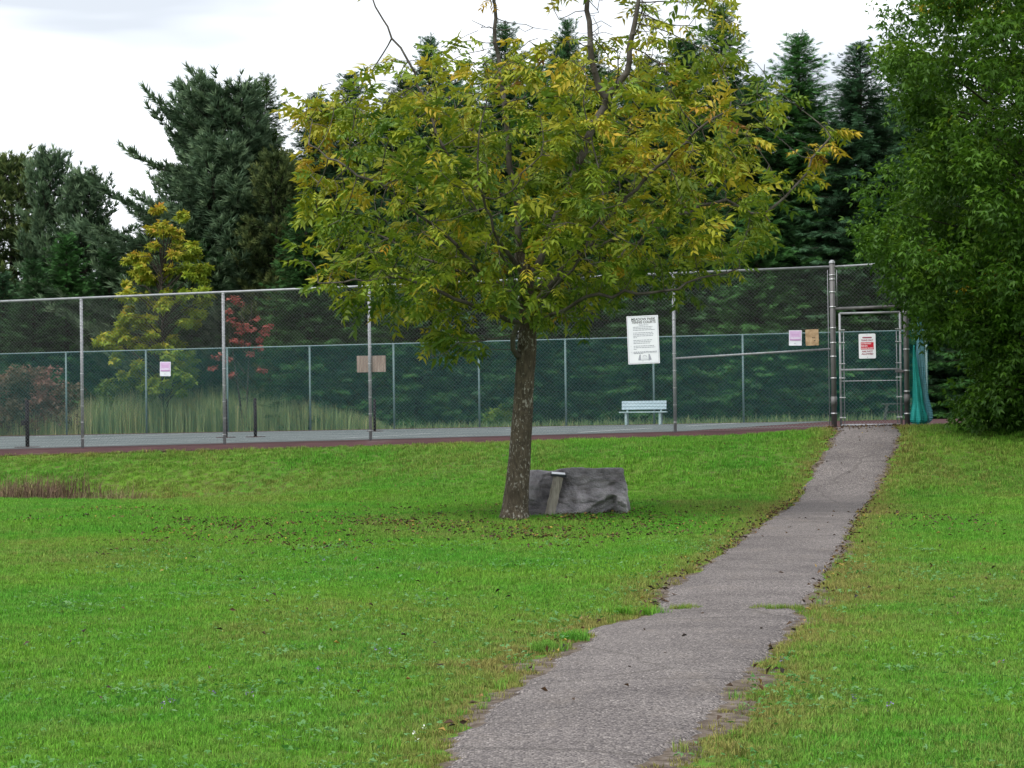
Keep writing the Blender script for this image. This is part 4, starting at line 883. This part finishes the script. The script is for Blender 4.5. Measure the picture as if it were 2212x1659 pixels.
# ------------------------------------------------------------------ tall reeds, dry tussock, litter, weeds
def blades(O, h, wd, lean, g, tint, seg=2):
    n_ = len(O); a = g.random(n_)*6.283; dv = np.stack([np.cos(a), np.sin(a), 0*a], -1); sv = np.stack([-np.sin(a+.6*g.normal(size=n_)), np.cos(a), 0*a], -1); sv = nrm(sv); l = lean*np.abs(g.normal(size=n_))
    mid = O+UPV*(h*.55)[:, None]+dv*(h*l*.3)[:, None]; tip = O+UPV*(h*(1-.35*l.clip(0, 1)))[:, None]+dv*(h*l)[:, None]; w2 = (wd/2)[:, None] if hasattr(wd, '__len__') else wd/2
    V = np.stack([O-sv*w2, O+sv*w2, mid+sv*w2*.8, mid-sv*w2*.8, tip], 1).reshape(-1, 3); f = np.array([(0, 1, 2), (0, 2, 3), (3, 2, 4)])
    return V, (f[None]+(np.arange(n_)*5)[:, None, None]).reshape(-1, 3), np.repeat(tint, 5)
g = np.random.default_rng(51)
n_ = 11000; px = g.uniform(-60, 830, n_); off = 1.0+g.random(n_)*3.6; d = np.array([dff(a) for a in px])+off; x = (px-1106)/FPX*d; z = H(x, d)
hm = np.interp(px, [-60, 150, 215, 330, 480, 640, 720, 800, 830], [.95, 1.0, 1.45, 1.55, 1.5, 1.35, 1.0, .6, .3])*(.75+.45*g.random(n_))*(.75+.1*off)
V, F, t_ = blades(np.stack([x, d, z-.02], -1), hm, .022, .22, g, np.clip(.45+.25*g.normal(size=n_)+np.where(px < 200, .3, 0)+.1*np.sin(px*.05), 0, 1))
tag(link('tall_reeds', npmesh('tall_reeds', V, F, t_), M['cattail']), label='tall green and straw coloured reeds behind the far fence', cat='reeds', kind='stuff')
n_ = 3500; px = g.uniform(820, 2000, n_); d = np.array([dff(a) for a in px])+.3+g.random(n_)*1.4; x = (px-1106)/FPX*d
V, F, t_ = blades(np.stack([x, d, H(x, d)-.02], -1), .15+.35*g.random(n_)*g.random(n_), .02, .4, g, np.clip(.25+.25*g.normal(size=n_), 0, 1))
tag(link('fence_weeds', npmesh('fence_weeds', V, F, t_), M['cattail']), label='low ragged weeds along the foot of the far fence', cat='weeds', kind='stuff')
n_ = 9000; k = 12.0+g.random(n_)*11.5; s = 3.2+2.6*g.random(n_)
pos = P6-U*k[:, None]-NN*s[:, None]; keep = g.random(n_) < sm(12.0, 13.4, k+.6*np.sin(s*3)); pos = pos[keep]; n_ = len(pos); k = k[keep]
hm = (.52+.34*g.random(n_))*(.8+.25*np.sin(k*2.3)+.12*np.sin(k*5.1)); z = H(pos[:, 0], pos[:, 1])
V, F, t_ = blades(np.column_stack([pos, z-.02]), hm*.92, .013, .75, g, np.clip(.5+.22*g.normal(size=n_)+.12*np.sin(k*3.1)+.5*(k < 13.2)*g.random(n_), 0, 1))
tag(link('dry_tussock', npmesh('dry_tussock', V, F, t_), M['dry']), label='brown dry grass tussock growing in the ditch at left', cat='dry grass', kind='stuff')

def inpath(x, y, m=0.): return (x > pl(y)-m) & (x < pr(y)+m) & (y < PY1)
# fallen leaves
n_ = 3600; ca, cb = TB[0]-.5+g.normal(size=110)*3.3-.4, TB[1]-1.4+g.normal(size=110)*2.3; cc = g.integers(0, 110, n_); x = ca[cc]+g.normal(size=n_)*.38; y = cb[cc]+g.normal(size=n_)*.55
x2 = g.uniform(-4, 6, 260); y2 = g.uniform(13, 44, 260); 
ye = g.uniform(20, 45, 420); side = g.random(420) < .6; xe = np.where(side, pl(ye)-np.abs(g.normal(size=420))*.12+.06, pr(ye)+np.abs(g.normal(size=420))*.10-.05)
ye2 = g.uniform(12, 45, 220); sd2_ = g.random(220) < .6; xe = np.concatenate([xe, np.where(sd2_, pl(ye2)-g.random(220)*wear(ye2, .5), pr(ye2)+g.random(220)*wear(ye2, 2.4))]); ye = np.concatenate([ye, ye2])
yg = 46.0-np.abs(g.normal(size=260))*.7; xg = pl(yg)+(pr(yg)-pl(yg))*g.uniform(-.1, 1.1, 260)
x = np.concatenate([x, x2, xe, xg]); y = np.concatenate([y, y2, ye, yg]); n_ = len(x)
cl = np.sin(x*2.1+y*.7)+np.sin(y*2.9-x)+g.normal(size=n_)*.8; ok = (cl > -.5) | (np.arange(n_) >= 3600); on = inpath(x, y); ok &= ~(on & (np.arange(n_) < 3600) & (g.random(n_) < .75)); x, y, on = x[ok], y[ok], on[ok]; n_ = len(x)
z = H(x, y)+np.where(on, .042, .052); X = np.stack([g.normal(size=n_), g.normal(size=n_), .35*g.normal(size=n_)], -1)
V, F, t_ = inst(*LEAF1, np.stack([x, y, z], -1), X, nrm(UPV+g.normal(size=(n_, 3))*.45), np.stack([.032+.034*g.random(n_), .022+.024*g.random(n_), .05+.05*g.random(n_)], -1), np.clip(.40+.28*g.normal(size=n_)+.35*(g.random(n_) < .1), 0, 1))
tag(link('fallen_leaves', npmesh('fallen_leaves', V, F, t_), M['litter']), label='brown fallen leaves strewn under the tree and along the path', cat='fallen leaves', kind='stuff')
# broad weeds and clover in the near lawn
n_ = 330; cx = g.uniform(-4.2, 4.6, n_); cy = 10+18*g.random(n_)**1.3; cnt = g.integers(4, 40, n_); ci = np.repeat(np.arange(n_), cnt); m_ = len(ci); sp = (.05+.30*g.random(n_))[ci]
x = cx[ci]+g.normal(size=m_)*sp*1.3; y = cy[ci]+g.normal(size=m_)*sp*1.6; ok = ~inpath(x, y, .1) & (np.abs(x) < y*.28); x, y, ci = x[ok], y[ok], ci[ok]; m_ = len(x)
X = np.stack([g.normal(size=m_), g.normal(size=m_), .15+.25*g.normal(size=m_)], -1)
V, F, t_ = inst(*LEAF3, np.stack([x, y, H(x, y)+.035+.02*g.random(m_)], -1), X, nrm(UPV+g.normal(size=(m_, 3))*.3), .018+.018*g.random(m_), np.clip((.25+.5*g.random(n_))[ci]+.15*g.normal(size=m_), 0, 1))
tag(link('clover', npmesh('clover', V, F, t_), M['weed']), label='clumps of pale broad leaved clover in the near lawn', cat='clover', kind='stuff')
fl = [spot(a, b_) for a, b_ in ((905, 1238), (700, 1222), (845, 1423), (810, 1420), (460, 1517), (370, 1535), (355, 1540), (540, 1520), (690, 1465), (1690, 1440+6), (1845, 1530), (2165, 1450), (1920, 1550))]
O = np.concatenate([np.array(q)+g.normal(size=(9, 3))*.011+np.array((0, 0, .055)) for q in fl]); m_ = len(O)
V, F, t_ = inst(*LEAF1, O, g.normal(size=(m_, 3)), np.tile(UPV, (m_, 1)), .011+.006*g.random(m_), np.clip(.4+.2*g.normal(size=m_), 0, .8))
V2, F2, t2 = inst(*LEAF1, np.concatenate([spot(a, b_)[None]+g.normal(size=(4, 3))*.006+np.array((0, 0, .05)) for a, b_ in ((893, 1604), (916, 1592), (899, 1622))]), g.normal(size=(12, 3)), np.tile(UPV, (12, 1)), np.full(12, .013), np.ones(12))
V, F, t_ = cat([(V, F, t_), (V2, F2, t2)])
tag(link('lawn_flowers', npmesh('lawn_flowers', V, F, t_), M['flower']), label='tiny purple and white flowers dotted in the near lawn', cat='flowers', kind='stuff')

# ------------------------------------------------------------------ lawn blades: tufts instanced on points
tcol = bpy.data.collections.new('tuft_shapes')
def tuft(i, nb_, h, rad_, wd, lean):
    g = np.random.default_rng(700+i); a = g.random(nb_)*6.283; r_ = rad_*np.sqrt(g.random(nb_)); O = np.stack([r_*np.cos(a), r_*np.sin(a), 0*a-.004], -1)
    V, F, t = blades(O, h*(.55+.6*g.random(nb_)), wd*(.7+.6*g.random(nb_)), lean, g, g.random(nb_)); me = npmesh(f'tuft_{i:02d}', V, F, t); me.materials.append(M['grass'])
    o = bpy.data.objects.new(f'tuft_{i:02d}', me); tcol.objects.link(o)
for i in range(8): tuft(i, 18, .042, .045, .0042, .55)
for i in range(8, 10): tuft(i, 26, .10, .05, .0048, .6)
PX = []; 
def scatter(y0, y1, dens, sc_):
    w0 = y1*.209*1.25+1.5; n_ = int(dens*(y1-y0)*2*w0); x = g.uniform(-w0, w0, n_); y = g.uniform(y0, y1, n_); k, q = kq(x, y)
    ok = (np.abs(x) < y*.209*1.25+1.5) & (q < -.74+.5*(k < .4)); x, y, k, q = x[ok], y[ok], k[ok], q[ok]
    dl, dr_ = pl(y)-x, x-pr(y); dist = np.maximum(dl, dr_)            # outside distance to the path
    wr = np.where(dl > dr_, wear(y, .5), wear(y, 2.4)); bare = dist-wr
    ok = (dist > .0) & ((bare > -.02+.05*g.normal(size=len(x))) | ((g.random(len(x)) < .30) & (dist > .015))); x, y, k, q, dist, bare = x[ok], y[ok], k[ok], q[ok], dist[ok], bare[ok]
    pn_ = np.sin(x*1.9+y*.6+1.3*np.sin(y*.8))*np.sin(y*1.1-x*.7+1.1*np.sin(x*1.3)); pf_ = np.sin(x*6.1+2*np.sin(y*3.7))*np.sin(y*4.9+2*np.sin(x*5.3))
    dry = .9*np.exp(-bare.clip(0)/.30)+.03+.14*pn_.clip(0)+.14*pf_.clip(0)+.28*sm(.35, .9, np.sin(x*.7+2)*np.sin(y*.45+x*.3)+.3)*1.0
    dry += np.where(dr_[ok] > 0, .06, 0)*1.0
    s = -q; dry += sm(6, 12, k)*(.75*np.exp(-((s-3.4)/.9)**2)+.4*np.exp(-((s-.8)/.9)**2))+.25*np.exp(-(s/.8)**2)
    dry = np.clip(dry+.10*g.normal(size=len(x)), 0, 1); sc = sc_*(.7+.5*g.random(len(x)))*(1+.25*np.roll(pf_, 0)[:len(x)]*1.0+.15*(-pn_).clip(0))*np.where(bare < .05, .8, 1)
    PX.append((np.stack([x, y, H(x, y)], -1), dry, sc, g.integers(0, 8, len(x))))
scatter(8.5, 15, 620, 1.0); scatter(15, 22, 460, 1.08); scatter(22, 32, 280, 1.25); scatter(32, 52, 170, 1.6)
# longer tufts: path crack, path edges
ex = []
for a, b_, m_ in ((1180, 1410, 22), (1236, 1386, 16), (1345, 1330, 10), (1410, 1330, 8)): q = spot(a, b_); ex += [(q+np.array((*g.normal(size=2)*.055, 0)), .05, 1.0) for _ in range(m_)]
for a0, a1, m_ in ((1450, 1512, 34), (1615, 1732, 46)):
    for _ in range(m_): u = g.random(); q = spot(a0+(a1-a0)*u, 1323-3*u+g.normal()*1.2); q[2] += .015; ex.append((q, .45+.3*g.random(), .55*(.6+.6*g.random())))
for _ in range(420): 
    y_ = g.uniform(10, 40); lft = g.random() < .5; x_ = (pl(y_)-.02-abs(g.normal())*.2) if lft else (pr(y_)+.02+abs(g.normal())*.2); ex.append((np.array((x_, y_, float(H(x_, y_)))), g.random()*.8, .45+.4*g.random()))
PX.append((np.array([e[0] for e in ex]), np.array([e[1] for e in ex]), np.array([e[2] for e in ex]), g.integers(8, 10, len(ex))))
P = np.concatenate([p[0] for p in PX]); n_ = len(P); print('grass tufts', n_)
me = bpy.data.meshes.new('lawn_grass'); me.vertices.add(n_); me.vertices.foreach_set('co', P.astype(np.float32).ravel())
for nm, tp_, val in (('dry', 'FLOAT', np.concatenate([p[1] for p in PX])), ('scl', 'FLOAT', np.concatenate([p[2] for p in PX])), ('idx', 'INT', np.concatenate([p[3] for p in PX]).astype(np.int32)), ('rotz', 'FLOAT', g.random(n_)*6.283)):
    a = me.attributes.new(nm, tp_, 'POINT'); a.data.foreach_set('value', val.astype(np.int32 if tp_ == 'INT' else np.float32))
lawn = tag(link('lawn_grass', me, M['grass']), label='short mown green grass covering the lawn and bank', cat='grass', kind='stuff')
ng = bpy.data.node_groups.new('lawn_blades', 'GeometryNodeTree'); ng.interface.new_socket('Geometry', in_out='INPUT', socket_type='NodeSocketGeometry'); ng.interface.new_socket('Geometry', in_out='OUTPUT', socket_type='NodeSocketGeometry')
gi = N(ng, 'NodeGroupInput'); go = N(ng, 'NodeGroupOutput'); ip = N(ng, 'GeometryNodeInstanceOnPoints'); ci = N(ng, 'GeometryNodeCollectionInfo')
ci.inputs['Collection'].default_value = tcol; ci.inputs['Separate Children'].default_value = True; ci.inputs['Reset Children'].default_value = True; ip.inputs['Pick Instance'].default_value = True
def na(nm, tp_): x = N(ng, 'GeometryNodeInputNamedAttribute', data_type=tp_); x.inputs['Name'].default_value = nm; return x.outputs[0]
cx_ = N(ng, 'ShaderNodeCombineXYZ'); er = N(ng, 'FunctionNodeEulerToRotation'); l = ng.links.new
l(na('rotz', 'FLOAT'), cx_.inputs[2]); l(cx_.outputs[0], er.inputs[0]); l(gi.outputs[0], ip.inputs['Points']); l(ci.outputs[0], ip.inputs['Instance']); l(na('idx', 'INT'), ip.inputs['Instance Index'])
l(er.outputs[0], ip.inputs['Rotation']); l(na('scl', 'FLOAT'), ip.inputs['Scale']); l(ip.outputs[0], go.inputs[0])
md = lawn.modifiers.new('blades', 'NODES'); md.node_group = ng
